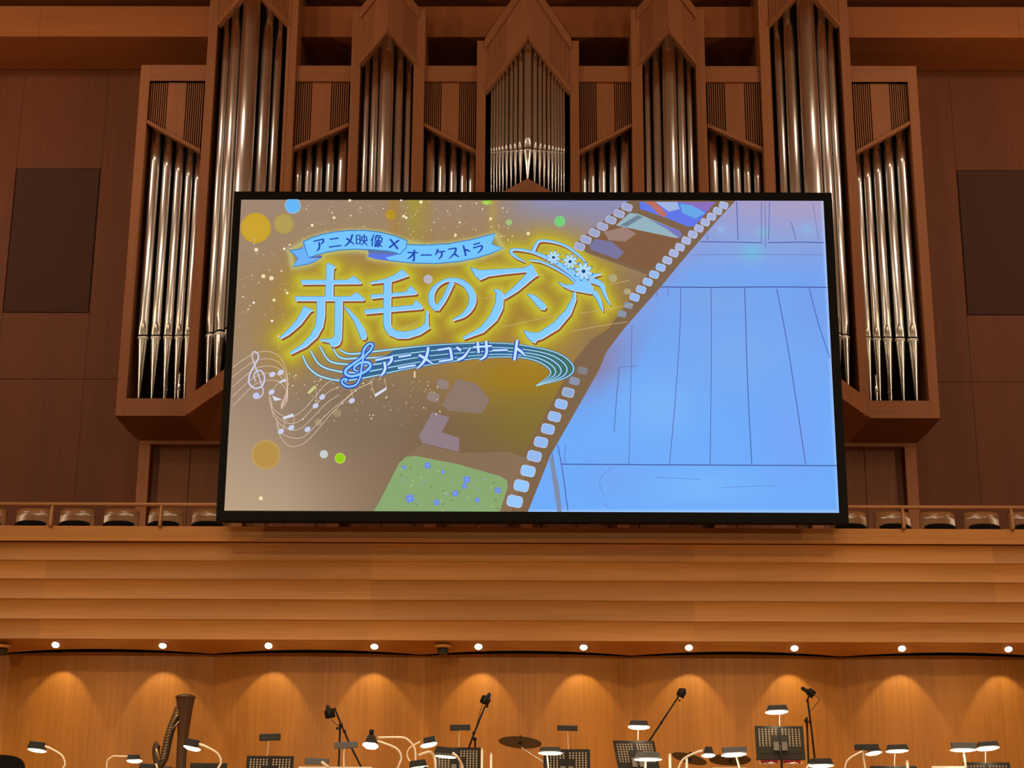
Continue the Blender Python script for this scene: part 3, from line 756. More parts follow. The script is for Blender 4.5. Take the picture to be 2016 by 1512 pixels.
RH = [(1424.5, 404.6), (1412.7, 415.6), (1400.6, 426.9), (1388.3, 438), (1375.7, 450), (1363.7, 462), (1351, 474), (1338.5, 487), (1326.4, 499), (1313.6, 513), (1300.7, 527), (1287.6, 541), (1275, 555.5), (1262, 570.4), (1249.3, 585.7), (1237.2, 601.8), (1224.6, 618.4),
      (1147, 730), (1131, 750.6), (1118.6, 773), (1104.8, 796), (1091.6, 820.7), (1078.6, 845), (1065, 871), (1052, 898.5), (1039.5, 927.6), (1026.5, 956.7), (1013.5, 987.4)]
for i, (x, y) in enumerate(RH):
    s = np.interp(y, [400, 620, 730, 990], [15.5, 17.5, 20, 29]); hh = s*.72
    f = 1 if y < 600 else (.55 if y < 640 else np.clip((y-700)/90, .12, 1))
    colr = np.array((150, 185, 240) if 520 < y < 900 else ((168, 178, 222) if y < 520 else (150, 200, 255)))
    cc = tuple(int(v) for v in (colr*f+np.array((125, 102, 80))*(1-f)))
    rr = math.radians(np.interp(y, [400, 1000], [18, 12]))
    if f > .8: hole((x, y), s+2.5, hh+2.5, rr, em((196, 205, 232)))
    hole((x, y), s, hh, rr, em(cc))
for x, y in [(1234.3, 408.4), (1218.8, 421.5), (1202.7, 433.9), (1186.3, 446.7), (1170.3, 459.3), (1153.4, 472.4), (1141, 486)]:
    hole((x, y), 21.5, 14.5, .32, em((196, 200, 222))); hole((x, y), 19, 12, .32, em((160, 166, 205)))
for c in ((872, 757), (853, 782)):
    hole(c, 24, 18, .25, em((150, 130, 125)))
tag(subpart(pc.build('sprocket_hole', None)), kind='stuff'); pc = Pic()
pc.poly(z5([(445, 68), (1000, 68), (850, 245), (800, 250), (640, 185), (450, 120)]), em((98, 120, 232)))
pc.poly(z5([(720, 68), (945, 68), (1000, 72), (940, 140), (830, 95)]), em((140, 110, 190)))
pc.poly(z5([(740, 80), (830, 95), (930, 150), (850, 190), (760, 150)]), em((104, 168, 232)))
pc.poly(z5([(480, 68), (560, 68), (640, 150), (640, 180), (585, 160), (540, 110)]), em((192, 112, 98)))
pc.poly(z5([(560, 68), (720, 68), (740, 120), (660, 140)]), em((160, 182, 225)))
subpart(pc.build('film_frame', None)); pc = Pic()
pc.poly(z5([(370, 150), (430, 155), (740, 280), (755, 310), (640, 430), (530, 560), (490, 570), (90, 420), (75, 380), (180, 290)]), em((132, 92, 66)))
pc.poly(z5([(370, 150), (430, 155), (740, 280), (755, 315), (720, 335), (270, 240)]), em((150, 180, 190)))
pc.poly(z5([(430, 165), (470, 180), (350, 250), (300, 240)]), em((112, 132, 148)))
pc.poly(z5([(500, 190), (740, 280), (755, 312), (735, 335), (650, 270)]), em((122, 118, 190)))
pc.poly(z5([(120, 340), (240, 360), (330, 440), (280, 490), (90, 420), (75, 380)]), em((120, 118, 158)))
pc.poly(z5([(180, 290), (330, 250), (420, 300), (340, 360), (220, 350)]), em((158, 128, 118)))
subpart(pc.build('film_frame', None)); pc = Pic()
pc.poly(z4([(760, 400), (900, 440), (1000, 560), (940, 660), (700, 640), (640, 595)]), em((142, 120, 108)))
subpart(pc.build('film_frame', None)); pc = Pic()
pc.poly(z4([(570, 650), (700, 690), (640, 800), (770, 840), (770, 945), (500, 880), (470, 830), (500, 780)]), em((146, 126, 134)))
subpart(pc.build('film_frame', None)); pc = Pic()
# meadow frame with blue blossoms
pc.poly([(735, 1010), (745, 992), (786, 912), (800, 900), (818, 898), (900, 914), (985, 938), (998, 946), (1000, 958), (984, 1010)], em((138, 168, 112)))
for i in range(46):
    t = rn.rand(2); x = 770+t[0]*215; y = 912+t[1]*92
    if y < 905+(x-800)*.2+8 or (x-735)*.9 < (1010-y)*.5: continue
    a = rn.rand()*3; pc.stroke([(x, y), (x+6*math.cos(a), y+6*math.sin(a))], 2.2, em([(112, 146, 92), (166, 190, 128), (150, 160, 170)][i % 3]), 1)
for x, y, r in ((807, 982, 8), (842, 917, 6), (919, 945, 7), (896, 972, 6), (914, 958, 5), (980, 966, 6), (872, 930, 4), (795, 921, 4), (860, 990, 6), (940, 985, 5)):
    for k in range(4):
        a = k*math.pi/2+.6; pc.disc((x+r*.62*math.cos(a), y+r*.62*math.sin(a)), r*.55, em((112, 142, 226)), n=12)
    pc.disc((x, y), r*.22, em((170, 185, 225)), n=8)
subpart(pc.build('film_frame', None))

# bokeh lights and sparks
pc = Pic(4)
for x, y, r, k, k2 in ((504, 450, 30, (196, 160, 48), (204, 164, 52)), (559, 442, 20, (172, 152, 78), (180, 158, 84)), (577, 406, 16, (150, 185, 215), (100, 184, 250)), (524, 896, 29, (190, 154, 88), (183, 144, 74)),
                        (670, 903, 10.5, (205, 215, 90), (148, 208, 24)), (638, 895, 8, (205, 215, 214), (196, 208, 208)), (769, 424, 10, (188, 150, 44), (184, 144, 40)), (843, 551, 9, (190, 186, 190), (186, 182, 190)),
                        (1002, 439, 6, (165, 200, 130), (160, 196, 124)), (1102, 437, 11, (140, 195, 150), (116, 208, 118)), (664, 814, 8, (165, 145, 110), (160, 140, 106)), (627, 832, 7, (165, 150, 110), (162, 146, 106)),
                        (1207, 549, 8, (170, 165, 110), (176, 172, 124))):
    pc = Pic(); pc.disc((x, y), r, em(k)); pc.disc((x, y), r*.86, em(k2)); subpart(pc.build('bokeh_light', None))
pc = Pic()
pc.poly([(949, 397)]+[(958+10*math.cos(a), 396+9*math.sin(a)) for a in np.linspace(math.pi, 0, 10)], em((160, 210, 66)))
for i in range(620):
    z = rn.rand()
    if z < .45: x, y = 590+rn.rand()*420, 398+rn.rand()*85
    elif z < .62: x, y = 470+rn.rand()*110, 470+rn.rand()*220
    else:
        x = 540+rn.rand()*330; y = 735+abs(rn.normal(0, 1))*45+(x-560)*.06
        if x < 560 and rn.rand() < .5: continue
    if x > edge(y)-70 or y > 1000: continue
    r = .45+rn.rand()**3*1.7
    pc.step = i == 0
    pc.disc((x, y), r, em([(206, 186, 150), (222, 208, 172), (238, 232, 214), (196, 170, 120), (186, 158, 122)][rn.randint(5)]), n=7)
pc.step = True
for x, y, r in ((689, 396, 3), (829, 399, 3.5), (615, 445, 3), (658, 430, 3), (795, 427, 3), (790, 396, 2), (560, 491, 2.5), (535, 549, 4.5), (519, 545, 4), (540, 592, 3), (566, 578, 2.5), (500, 597, 2.5), (536, 633, 2.5), (505, 493, 4), (966, 432, 3), (1040, 461, 3.5), (897, 464, 2.8), (514, 982, 4), (800, 430, 2.6)):
    pc.disc((x, y), r, em((240, 226, 176) if r > 2.6 else (246, 240, 226)), n=12)
tag(subpart(pc.build('light_spark', None)), kind='stuff')

# swirling stave and notes at lower left
pc = Pic(5); PK = em((222, 196, 172)); NW = em((205, 206, 236))
for k in range(5):
    a = [(70, 320+72*k), (150, 262+66*k), (235, 215+58*k), (330, 200+54*k), (410, 232+48*k), (455, 300+42*k), (480, 400+30*k), (470, 500+20*k), (430, 600+8*k), (380, 650-4*k), (345, 590-8*k), (345, 540-6*k)]
    pc.stroke(z3(a[:9]), 1.1, PK, 6)
    c = [(345+8*k, 510+30*k), (350+10*k, 590+40*k), (410+12*k, 660+44*k), (500+6*k, 690+48*k), (590, 640+62*k), (680, 540+68*k), (770, 440+72*k), (860, 400+62*k)] if k < 3 else [(395, 700+30*(k-3)), (430, 800+40*(k-3)), (500, 840+66*(k-3)), (590, 840+50*(k-3)), (680, 760+50*(k-3)), (780, 660+30*(k-3)), (900, 560+10*(k-3)), (1000, 480), (1110, 430)]
    pc.stroke(z3(c), 1.1, PK, 6)
subpart(pc.build('stave_line', None)); pc = Pic()
pc.stroke(z3([(240, 545), (255, 520), (228, 522), (236, 548), (275, 540), (298, 500), (280, 430), (245, 330), (215, 240), (225, 205), (252, 210), (262, 250), (232, 305), (195, 380), (195, 440), (240, 475), (290, 455), (308, 400), (290, 350), (250, 345), (228, 385), (245, 425)]), [3, 3, 3, 3, 2.5, 2.2, 2.2, 2.2, 2.2, 2.4, 2.6, 3, 3, 3, 3.2, 3, 3, 3, 3, 2.6, 2.4, 2], NW, 6)
pc.disc(z3([(247, 528)])[0], 6, em((196, 196, 240)))
subpart(pc.build('treble_clef', None)); pc = Pic()
for x, y in ((430, 795), (507, 768), (627, 780), (687, 605), (737, 540), (957, 567), (365, 372), (427, 357), (360, 503)):
    c = z3([(x, y)])[0]; pc.disc(c, 6.4, NW, 4.8, 14, -.6)
for a in ([(1125, 520), (1215, 465), (1215, 485), (1130, 540)], [(442, 690), (520, 662), (526, 682), (448, 708)], [(415, 425), (468, 402), (470, 420), (418, 438)], [(365, 530), (410, 548), (440, 560), (380, 568)]):
    pc.poly(z3(a), em((218, 222, 240)))
pc.poly(z3([(625, 505), (680, 452), (695, 468), (640, 520)]), em((206, 206, 128)))
for a in ([(1098, 430), (1125, 525)], [(1198, 400), (1215, 470)], [(945, 490), (965, 540)], [(700, 590), (690, 470)], [(440, 790), (470, 690)], [(520, 765), (530, 690)], [(360, 500), (410, 430)]):
    pc.stroke(z3(a), .9, PK, 1)
pc.poly(z3([(1418, 350), (1430, 350), (1430, 396), (1418, 396)]), em((235, 215, 175)))
for a in ([(1520, 1000), (1700, 975), (1960, 925)], [(1430, 1155), (1650, 1110), (1915, 1070)], [(1760, 765), (1925, 728)], [(870, 1115), (1080, 1070), (1340, 1010)], [(720, 880), (880, 850)], [(0, 1160), (190, 1060)]):
    pc.stroke(z2(a), 1.1, em((200, 178, 120)), 2)
for c in (z2([(1785, 705)])[0], z2([(1910, 820)])[0]): pc.disc(c, 7.5, em((176, 166, 128)), 6)
tag(subpart(pc.build('music_note', None)), kind='stuff')

# ribbon banner
pc = Pic(6); RB = em((118, 198, 255)); RO = em((62, 128, 196)); RD = em((92, 118, 226))
TOPB = z7([(250, 165), (330, 128), (420, 100), (520, 80), (640, 68), (780, 66), (900, 80), (1020, 108), (1100, 135), (1148, 158)])
BOTB = z7([(1140, 215), (1085, 272), (1030, 255), (980, 245), (850, 234), (700, 228), (560, 236), (430, 260), (300, 302), (275, 240), (265, 200)])
TAIL = z7([(135, 238), (190, 234), (240, 224), (262, 190), (300, 302), (410, 300), (360, 330), (290, 358), (160, 380), (208, 308)])
SEC = z7([(1085, 200), (1145, 188), (1300, 193), (1500, 182), (1700, 146), (1908, 92), (1878, 185), (1975, 220), (1880, 262), (1760, 300), (1600, 335), (1400, 352), (1200, 348), (1000, 328), (870, 308), (810, 290), (840, 262), (1000, 262)])
def outl(poly, col, w_=2.0): pc.stroke(list(poly)+[poly[0]], w_, col, 1)
pc.poly(TAIL, em((112, 178, 250))); outl(TAIL, RO)
pc.poly(SEC, RB); outl(SEC, RO)
pc.poly(z7([(806, 292), (820, 262), (960, 262), (1085, 272), (960, 300), (1000, 328), (870, 309)]), RD)
pc.poly(z7([(810, 236), (980, 248), (1085, 272), (930, 268), (815, 262)]), em((98, 116, 156)))
pc.poly(z7([(300, 302), (410, 282), (416, 302)]), em((90, 104, 168)))
subpart(pc.build('ribbon_banner', None))
pc = Pic(7); pc.poly(TOPB+BOTB, RB); outl(TOPB+BOTB, RO)
subpart(pc.build('ribbon_banner', None))

GL = {
 'a': [[(8, 14), (88, 14)], [(88, 14), (80, 34), (58, 50)], [(48, 30), (46, 60), (34, 80), (14, 94)]],
 'ni': [[(16, 22), (84, 22)], [(2, 80), (98, 80)]],
 'me': [[(76, 6), (62, 44), (40, 72), (10, 94)], [(28, 34), (56, 56), (84, 84)]],
 'o': [[(6, 32), (94, 32)], [(62, 6), (62, 94), (48, 90)], [(60, 34), (40, 62), (8, 86)]],
 '-': [[(4, 50), (96, 50)]],
 'ke': [[(34, 6), (26, 30), (8, 56)], [(24, 30), (94, 30)], [(66, 30), (60, 66), (32, 94)]],
 'su': [[(14, 14), (80, 14)], [(80, 14), (62, 52), (8, 92)], [(52, 54), (72, 72), (92, 92)]],
 'to': [[(38, 4), (38, 96)], [(38, 40), (64, 54), (84, 70)]],
 'ra': [[(20, 12), (80, 12)], [(10, 38), (90, 38)], [(90, 38), (78, 66), (34, 95)]],
 'ko': [[(12, 18), (84, 18)], [(84, 18), (84, 88)], [(8, 84), (84, 84)]],
 'n': [[(12, 16), (36, 36)], [(10, 88), (50, 72), (92, 24)]],
 'sa': [[(6, 32), (96, 32)], [(30, 8), (30, 62)], [(70, 6), (70, 56), (58, 82), (32, 96)]],
 'ei': [[(8, 14), (8, 84)], [(8, 14), (36, 14)], [(36, 14), (36, 84)], [(8, 46), (36, 46)], [(8, 80), (36, 80)], [(50, 26), (50, 56)], [(50, 26), (88, 26)], [(88, 26), (88, 56)], [(40, 56), (98, 56)], [(68, 6), (68, 56), (58, 80), (40, 96)], [(70, 58), (80, 80), (98, 96)]],
 'zo': [[(26, 4), (16, 34), (4, 56)], [(18, 36), (18, 96)], [(52, 4), (44, 18), (34, 28)], [(50, 12), (78, 12), (70, 24)], [(40, 26), (40, 50)], [(40, 26), (90, 26)], [(90, 26), (90, 50)], [(40, 48), (90, 48)], [(64, 26), (64, 48)], [(34, 58), (94, 58)], [(66, 50), (48, 66), (32, 76)], [(54, 60), (70, 76), (66, 98), (54, 92)], [(62, 70), (36, 88)], [(68, 80), (36, 98)], [(88, 60), (72, 72)], [(70, 70), (84, 88), (98, 96)]],
 'x': [[(12, 16), (88, 90)], [(86, 14), (14, 90)]]}
def glyph(pc, g, c, size, rot, wd, mat):
    ca, sa = math.cos(math.radians(rot)), math.sin(math.radians(rot))
    for st in GL[g]:
        pts = []
        for x, y in st:
            x = (x-50)/100*size; y = (y-50)/100*size; pts.append((c[0]+x*ca-y*sa, c[1]+x*sa+y*ca))
        horiz = len(st) == 2 and abs(st[0][1]-st[1][1]) < 3
        ww = wd*(.75 if horiz else 1.)
        W = [ww]*len(pts)
        if len(pts) > 2: W[-1] = ww*.45
        pc.stroke(pts, W, mat, 4 if len(pts) > 2 else 1)
pc = Pic(9); TX = em((38, 72, 176))
for g, x, y, s, r in (('a', 395, 190, 98, -14), ('ni', 522, 170, 100, -8), ('me', 650, 152, 100, -4), ('ei', 757, 148, 104, 0), ('zo', 885, 155, 106, 4), ('x', 1035, 182, 92, 8),
                      ('o', 1195, 278, 92, 2), ('-', 1312, 280, 92, 0), ('ke', 1432, 272, 90, -5), ('su', 1545, 262, 92, -9), ('to', 1655, 240, 90, -13), ('ra', 1758, 220, 88, -16)):
    c = z7([(x, y)])[0]; glyph(pc, g, c, s*.2282*(1.06 if g in ('ei', 'zo') else 1.14), r, 2.5 if g in ('ei', 'zo') else 3.5, TX)
tag(subpart(pc.build('ribbon_lettering', None)), kind='stuff')

# staff swoosh and subtitle
pc = Pic(10)
TOPS = [(668, 690), (690, 698.5), (735, 694), (779, 689), (859, 681), (965, 677), (1031, 682), (1097, 697), (1128, 722), (1116, 744), (1055, 762)]
BOTS = [(596, 701), (609, 726), (636, 744), (690, 750), (806, 727), (885, 714), (965, 705), (1031, 706), (1070, 719), (1084, 738), (1055, 761)]
def lerp(k): return [tuple(np.array(a)*(1-k)+np.array(c)*k) for a, c in zip(TOPS, BOTS)]
A, B = smooth_path(TOPS, 6), smooth_path(BOTS, 6)
for i in range(18, len(A)-1):
    pc.poly([tuple(A[i]), tuple(A[i+1]), tuple(B[i+1]), tuple(B[i])] if i < len(A)-3 else [tuple(A[i]), tuple(A[i+1]), tuple(B[i])], em((70, 112, 96) if i > 38 else (58, 104, 140)))
for k in range(5):
    q = lerp(k/4.); q[0] = [(669, 690), (649, 672), (630, 684), (612, 692), (596, 701)][k] if k else q[0]
    pc.stroke(q, [5, 6, 6, 5, 4.2, 4, 4, 4.6, 5, 4.5, 1.5], em((52, 106, 160)), 6)
for k in range(5):
    q = lerp(k/4.); q[0] = [(669, 690), (649, 672), (630, 684), (612, 692), (596, 701)][k] if k else q[0]
    pc.stroke(q, [2.6, 3.2, 3.2, 2.6, 1.6, 1.5, 1.5, 1.8, 2, 1.8, .6], em((178, 226, 232)), 6)
subpart(pc.build('music_staff', None))
pc = Pic(12)
CLEF = z3([(905, 432), (920, 412), (893, 410), (885, 438), (925, 464), (985, 452), (1018, 400), (1030, 320), (1045, 250), (1095, 195), (1112, 155), (1085, 148), (1050, 185), (1032, 245), (975, 290), (918, 335), (912, 370), (960, 388), (1040, 362), (1092, 322), (1085, 288), (1030, 285), (985, 310), (975, 338), (1000, 348)])
CW = [3.5, 3.5, 3.5, 3.5, 3.5, 3.2, 3.2, 3.4, 3.6, 4, 3.6, 3.8, 4, 4, 4.5, 5, 5, 4.5, 4.5, 5, 5, 4.4, 4, 3.4, 2.6]
SUBT = (('a', 225, 310, 142, -12), ('ni', 375, 275, 126, -10), ('me', 512, 250, 150, -9), ('ko', 668, 226, 118, -9), ('n', 806, 212, 120, -6), ('sa', 945, 195, 140, -4), ('-', 1075, 194, 112, -2), ('to', 1212, 196, 150, 8))
pc.stroke(CLEF, [v+5 for v in CW], em((40, 78, 190)), 6)
for g, x, y, s, r in SUBT: glyph(pc, g, z4([(x, y)])[0], s*.2646*1.1, r, 10, em((40, 78, 186)))
subpart(pc.build('subtitle_shadow', None))
pc = Pic(13)
pc.stroke(CLEF, CW, em((140, 205, 255)), 6)
for g, x, y, s, r in SUBT: glyph(pc, g, z4([(x, y)])[0], s*.2646*1.1, r, 5.2, em((196, 228, 255)))
subpart(pc.build('subtitle_lettering', None))

# title and straw-hat emblem
def petal(pc, c, r, mat, n=9):
    for k in range(n):
        a = k*2*math.pi/n+.3; pc.disc((c[0]+r*.62*math.cos(a), c[1]+r*.62*math.sin(a)), r*.40, mat, r*.19, 12, a)
    pc.disc(c, r*.38, mat, n=14)
def title(lay, dx, dy, mat, grow, name, dot=None):
    pc = Pic(lay); sh = lambda P: [(x+dx, y+dy) for x, y in P]
    for poly in TITLE+[HATB]:
        pc.poly(sh(poly), mat)
        if grow: pc.stroke(sh(poly)+[sh(poly)[0]], grow, mat, 1)
    for path, w_ in [NO1, NO2]+HAT: pc.stroke(sh(path), [v+grow for v in w_], mat)
    if dot:
        for c, r in FLOW: petal(pc, c, r*1.13, em((62, 104, 180)), 8); petal(pc, c, r, em((176, 222, 255)), 8); pc.disc(c, r*.22, dot, n=12)
    subpart(pc.build(name, None))
title(14, 3.2, 4.2, em((146, 84, 44)), .6, 'title_shadow')
title(15, 0, 0, em((62, 104, 180)), 2.0, 'title_outline')
title(16, 1.1, 1.0, em((214, 228, 252)), .4, 'title_highlight')
title(16, 0, 0, em((134, 204, 255)), 0, 'title_lettering', em((40, 66, 120)))
# ------------------------------------------------------------------ balcony seats and handrail
zs0 = U(1042, 1003, 20.45).z
def seat(x, label, first):
    t = empty('balcony_seat', (x, 20.55, 3.2), label, 'seat', 'wooden balcony seats behind the handrail')
    wd = .215
    mb = MB(); zb, zt = 3.55, zs0
    rows = []
    for t_ in range(9):
        q = t_/8; row = []
        for k in range(13):
            u = -1+2*k/12; hw_ = wd*(1-.035*q**2)
            z = zb+(zt-zb)*q-(.022*abs(u)**8 if t_ == 8 else 0)
            row.append((x+u*hw_, 20.50+.035*u*u-.07+.05*q+.06*(1-abs(2*q-1))*0, z))
        rows.append(row)
    mb.strip(rows, 0); mb.strip([[(p[0], p[1]+.03, p[2]) for p in r] for r in rows], 0)
    mb.strip([rows[-1], [(p[0], p[1]+.03, p[2]) for p in rows[-1]]], 0)
    keep(mb.build('seat_back', M_SEAT), t)
    mb = MB(); zc = U(1042, 1027.2, 20.35).z
    prof = []
    rows = []
    for k in range(13):
        u = -1+2*k/12
        zt2 = zc-.030*u**4
        rows.append([(x+u*.185, 20.40+.03*u*u, 3.62), (x+u*.19, 20.33+.04*u*u, zt2-.03), (x+u*.19, 20.36+.04*u*u, zt2), (x+u*.18, 20.42, zt2-.005), (x+u*.18, 20.46, 3.62)])
    mb.strip(rows, 0); keep(mb.build('seat_cushion', M_BLACK), t)
    mb = MB(); mb.box(x-.03, x+.03, 20.46, 20.53, 3.2, 3.6); mb.box(x-.16, x+.16, 20.42, 20.60, 3.2, 3.23)
    keep(mb.build('seat_pedestal', M_BLK), t)
spx = [(-25, 'at the left picture edge, mostly cut off'), (64, 'second from the left picture edge'), (150, 'third from the left picture edge'), (237, 'fourth from the left picture edge'), (325, 'crossed by a rail post left of the screen'), (411, 'half hidden by the left edge of the screen'),
       (1672, 'half hidden by the right edge of the screen'), (1759, 'crossed by a rail post right of the screen'), (1847, 'third right of the screen'), (1934, 'fourth right of the screen'), (2022, 'at the right picture edge, mostly cut off')]
for px, d in spx: seat(U(px, 1016, 20.45).x, 'wood backed balcony seat with dark cushion, '+d, False)
hr = empty('handrail', (0, YP+.02, ZCAP), 'long wooden handrail on brackets along the top of the balcony front', 'handrail')
zrl = U(1042, 996, YP+.06).z
mb = MB(); mb.tube([(-HX+.1, YP+.06, zrl), (HX-.1, YP+.06, zrl)], .024, 12); keep(mb.build('rail', M_RAIL), hr)
for px in (103, 318, 526, 735, 943, 1151, 1360, 1568, 1776, 1990):
    x = U(px, 1010, YP+.05).x
    mb = MB(); mb.tube([(x, YP+.012, zr[0]-.035), (x, YP+.015, zr[0]+.0), (x, YP+.025, zrl-.06), (x, YP+.06, zrl-.01)], [.024, .024, .021, .018], 10)
    keep(mb.build('rail_post', M_RAIL), hr)

# ------------------------------------------------------------------ soffit lamps and dome cameras
for i, px in enumerate((110, 320, 529, 737, 942, 1149, 1356, 1564, 1775, 1985)):
    x_ = U(px, 1273, YP+.09).x; ye = scal(x_, YE, YEC); q_ = .52
    p = Vector((x_, YP+.004+(ye-YP)*q_**1.15, ZB+(ZE-ZB)*q_)); sl = Vector((0, ye-YP, ZE-ZB)).normalized(); nn = Vector((0, sl.z, -sl.y)).normalized()
    t = empty('soffit_downlight', p, '%s of ten small bright downlights under the balcony, counted from the left' % ORD[i], 'downlight', 'downlights under the balcony')
    Mr = (-nn).to_track_quat('Z', 'Y').to_matrix()
    mb = MB(); mb.lathe([(.054, -.008), (.054, 0.002), (.043, 0.002), (.043, -.008)], p, 24, 0, Mr); keep(mb.build('trim_ring', M_CHROME), t)
    mb = MB(); mb.lathe([(.043, 0), (.043, -.008), (.040, -.018), (.030, -.027), (.016, -.032), (.002, -.034)], p, 20, 0, Mr); keep(mb.build('lamp_lens', M_DOWN), t)
    o_ = p+nn*.045; l = spot('downlight_beam', o_, o_+Vector((0, .43, -.90)), 21, 68, .22, (1., .78, .42), .03)
    l.parent = t; l.matrix_parent_inverse = Matrix.Translation(-Vector(t.location))
for px, lab in ((4, 'dark dome camera under the balcony at the left picture edge'), (872, 'dark dome camera under the middle of the balcony')):
    p = U(px, 1273, YP+.07)
    t = empty('dome_camera', p, lab, 'camera', 'dome cameras')
    mb = MB(); mb.lathe([(.098, .012), (.10, 0), (.10, -.012), (.09, -.02), (.06, -.02)], p, 24); keep(mb.build('mounting_plate', M_PAR[2]), t)
    mb = MB(); mb.lathe([(.066, -.018), (.068, -.045), (.061, -.070), (.045, -.090), (.024, -.102), (.002, -.106)], p, 20); keep(mb.build('camera_dome', plain('smoked_dome', c4(.012, .011, .010), .12)), t)

# ------------------------------------------------------------------ stage: music stands, lamps, microphones, harp, drums
PXM = lambda Y: U(1108, 1450, Y).x-U(1008, 1450, Y).x      # metres per 100 px
def px2m(n, Y): return n*PXM(Y)/100
def stand(px0, px1, py0, Y, label, skew=0., hpx=70, paper='', holes=True, dm=None):
    a = U(px0, py0, Y); c = U(px1, py0, Y); z1 = (a.z+c.z)/2; h = px2m(hpx, Y); z0 = z1-h
    x0, x1 = a.x, c.x; wd = x1-x0; xc = (x0+x1)/2; sk = skew*h
    t = empty('music_stand', (xc+sk, Y+.02, 0), label, 'music stand', 'black perforated music stands')
    tilt = .22
    def P(u, v, d=0): # u 0..1 across, v 0..1 downwards
        return P3(x0+wd*u+sk*v, Y+tilt*h*(1-v)*1.0-d, z1-h*v)
    mb = MB(); n = 13; rws = 11
    mu, mv = .055, .07
    def cell(u0, u1, v0, v1, hole):
        q = [P(u0, v0), P(u1, v0), P(u1, v1), P(u0, v1)]
        if not hole: mb.add(q, [(0, 1, 2, 3)], 0); return
        cu, cv = (u0+u1)/2, (v0+v1)/2; rr = .0098; ru, rv = rr/wd, rr/h
        ring = [P(cu+ru*math.cos(b), cv+rv*math.sin(b)) for b in [math.radians(-135+30*k) for k in range(12)]]
        vs_ = q+ring
        fs = []
        for s_ in range(4):
            i0 = 4+3*s_
            fs.append((s_, (s_+1) % 4, 4+(3*s_+3) % 12, i0+2)); fs.append((s_, i0+2, i0+1)); fs.append((s_, i0+1, i0))
        mb.add(vs_, fs, 0)
    du = (1-2*mu)/n; dv = (1-.07-.18)/rws*1.0
    for i in range(n):
        for j in range(rws):
            on = holes and i != 6 and (j < 3 or (j < 8 and (i < 4 or i > 8)))
            cell(mu+du*i, mu+du*(i+1), mv+dv*j, mv+dv*(j+1), on)
    for u0, u1, v0, v1 in ((0, mu, 0, 1), (1-mu, 1, 0, 1), (mu, 1-mu, 0, mv), (mu, 1-mu, mv+dv*rws, 1)): cell(u0, u1, v0, v1, False)
    o = mb.build('desk', dm or M_DESK); keep(o, t); sm = o.modifiers.new('thick', 'SOLIDIFY'); sm.thickness = .003
    mb = MB()
    mb.add([P(.49, 0, .006), P(.51, 0, .006), P(.51, .55, .006), P(.49, .55, .006)], [(0, 1, 2, 3)])
    for u0, u1 in ((.36, .47), (.53, .64)):
        p = [P(u0, .48, .03), P(u1, .48, .03), P(u1, .74, .03), P(u0, .74, .03)]; mb.extr(p, (0, .03, 0), 1)
    keep(mb.build('desk_bracket', [M_BLK, plain('bracket_grey', c4(.16, .15, .12), .5, .4)]), t)
    mb = MB(); xb = xc+sk*.7
    mb.tube([P(.5, .6, .02), (xb, Y-.03, z0-.05), (xc+sk, Y+.0, z0-.25), (xc+sk, Y+.02, .05)], [.012, .012, .011, .013], 10); keep(mb.build('post', M_BLK), t)
    for k in range(3):
        mb = MB(); an = math.radians(90+120*k); mb.tube([(xc+sk, Y+.02, .18), (xc+sk+.30*math.cos(an), Y+.02+.30*math.sin(an), .012)], .010, 8); keep(mb.build('leg', M_BLK), t)
    mb = MB(); mb.extr([P(-.0, 1, -.09), P(1, 1, -.09), P(1, 1, 0), P(0, 1, 0)], (0, 0, .006)); keep(mb.build('ledge', M_DESK), t)
    if paper:
        mb = MB(); pd = -.012
        mb.extr([P(.03, .03, pd), P(.97, .03, pd), P(.97, .97, pd), P(.03, .97, pd)], (0, .004, 0))
        o = mb.build('sheet_music', M_PAPT)
        tag(o, 'pale sheet music glimpsed through the holes of the '+paper, 'sheet music', 'sheet music on the stands')
    return t, P
m, nt, b = nodes('thin_paper'); b.inputs['Base Color'].default_value = c4(.85, .80, .68); b.inputs['Roughness'].default_value = .9
tr = nt.nodes.new('ShaderNodeBsdfTranslucent'); tr.inputs[0].default_value = c4(.95, .88, .72)
mxs = nt.nodes.new('ShaderNodeMixShader'); mxs.inputs[0].default_value = .55
nt.links.new(b.outputs[0], mxs.inputs[1]); nt.links.new(tr.outputs[0], mxs.inputs[2]); nt.links.new(mxs.outputs[0], nt.nodes['Material Output'].inputs[0]); M_PAPT = m

YD = 18.2
stand(372, 445, 1501, 18.6, 'black music stand with square top beside the harp column', holes=False)
stand(484, 577, 1487, 18.2, 'black perforated music stand under the unlit lamp left of centre', paper='stand under the left unlit lamp')
stand(857, 946, 1470, 18.0, 'black perforated music stand under the unlit lamp beside the tilted microphone', paper='centre stand beside the tilted microphone')
stand(1070, 1162, 1474, 18.2, 'black perforated music stand right of the round cymbal', paper='stand right of the round cymbal')
stand(1207, 1289, 1457, 18.3, 'black perforated music stand leaning sideways under the long diagonal microphone boom', skew=.17, paper='sideways leaning stand')
stand(1487, 1583, 1428, 18.0, 'grey perforated music stand raised highest, before the red drums', hpx=66, paper='raised grey stand', dm=M_DESKG)
stand(1715, 1808, 1507, 18.2, 'black music stand just showing under the small lamp right of the red drums', paper='low stand right of the drums')
stand(1900, 1992, 1500, 18.2, 'black perforated music stand at the far right under two lamps', paper='far right stand')

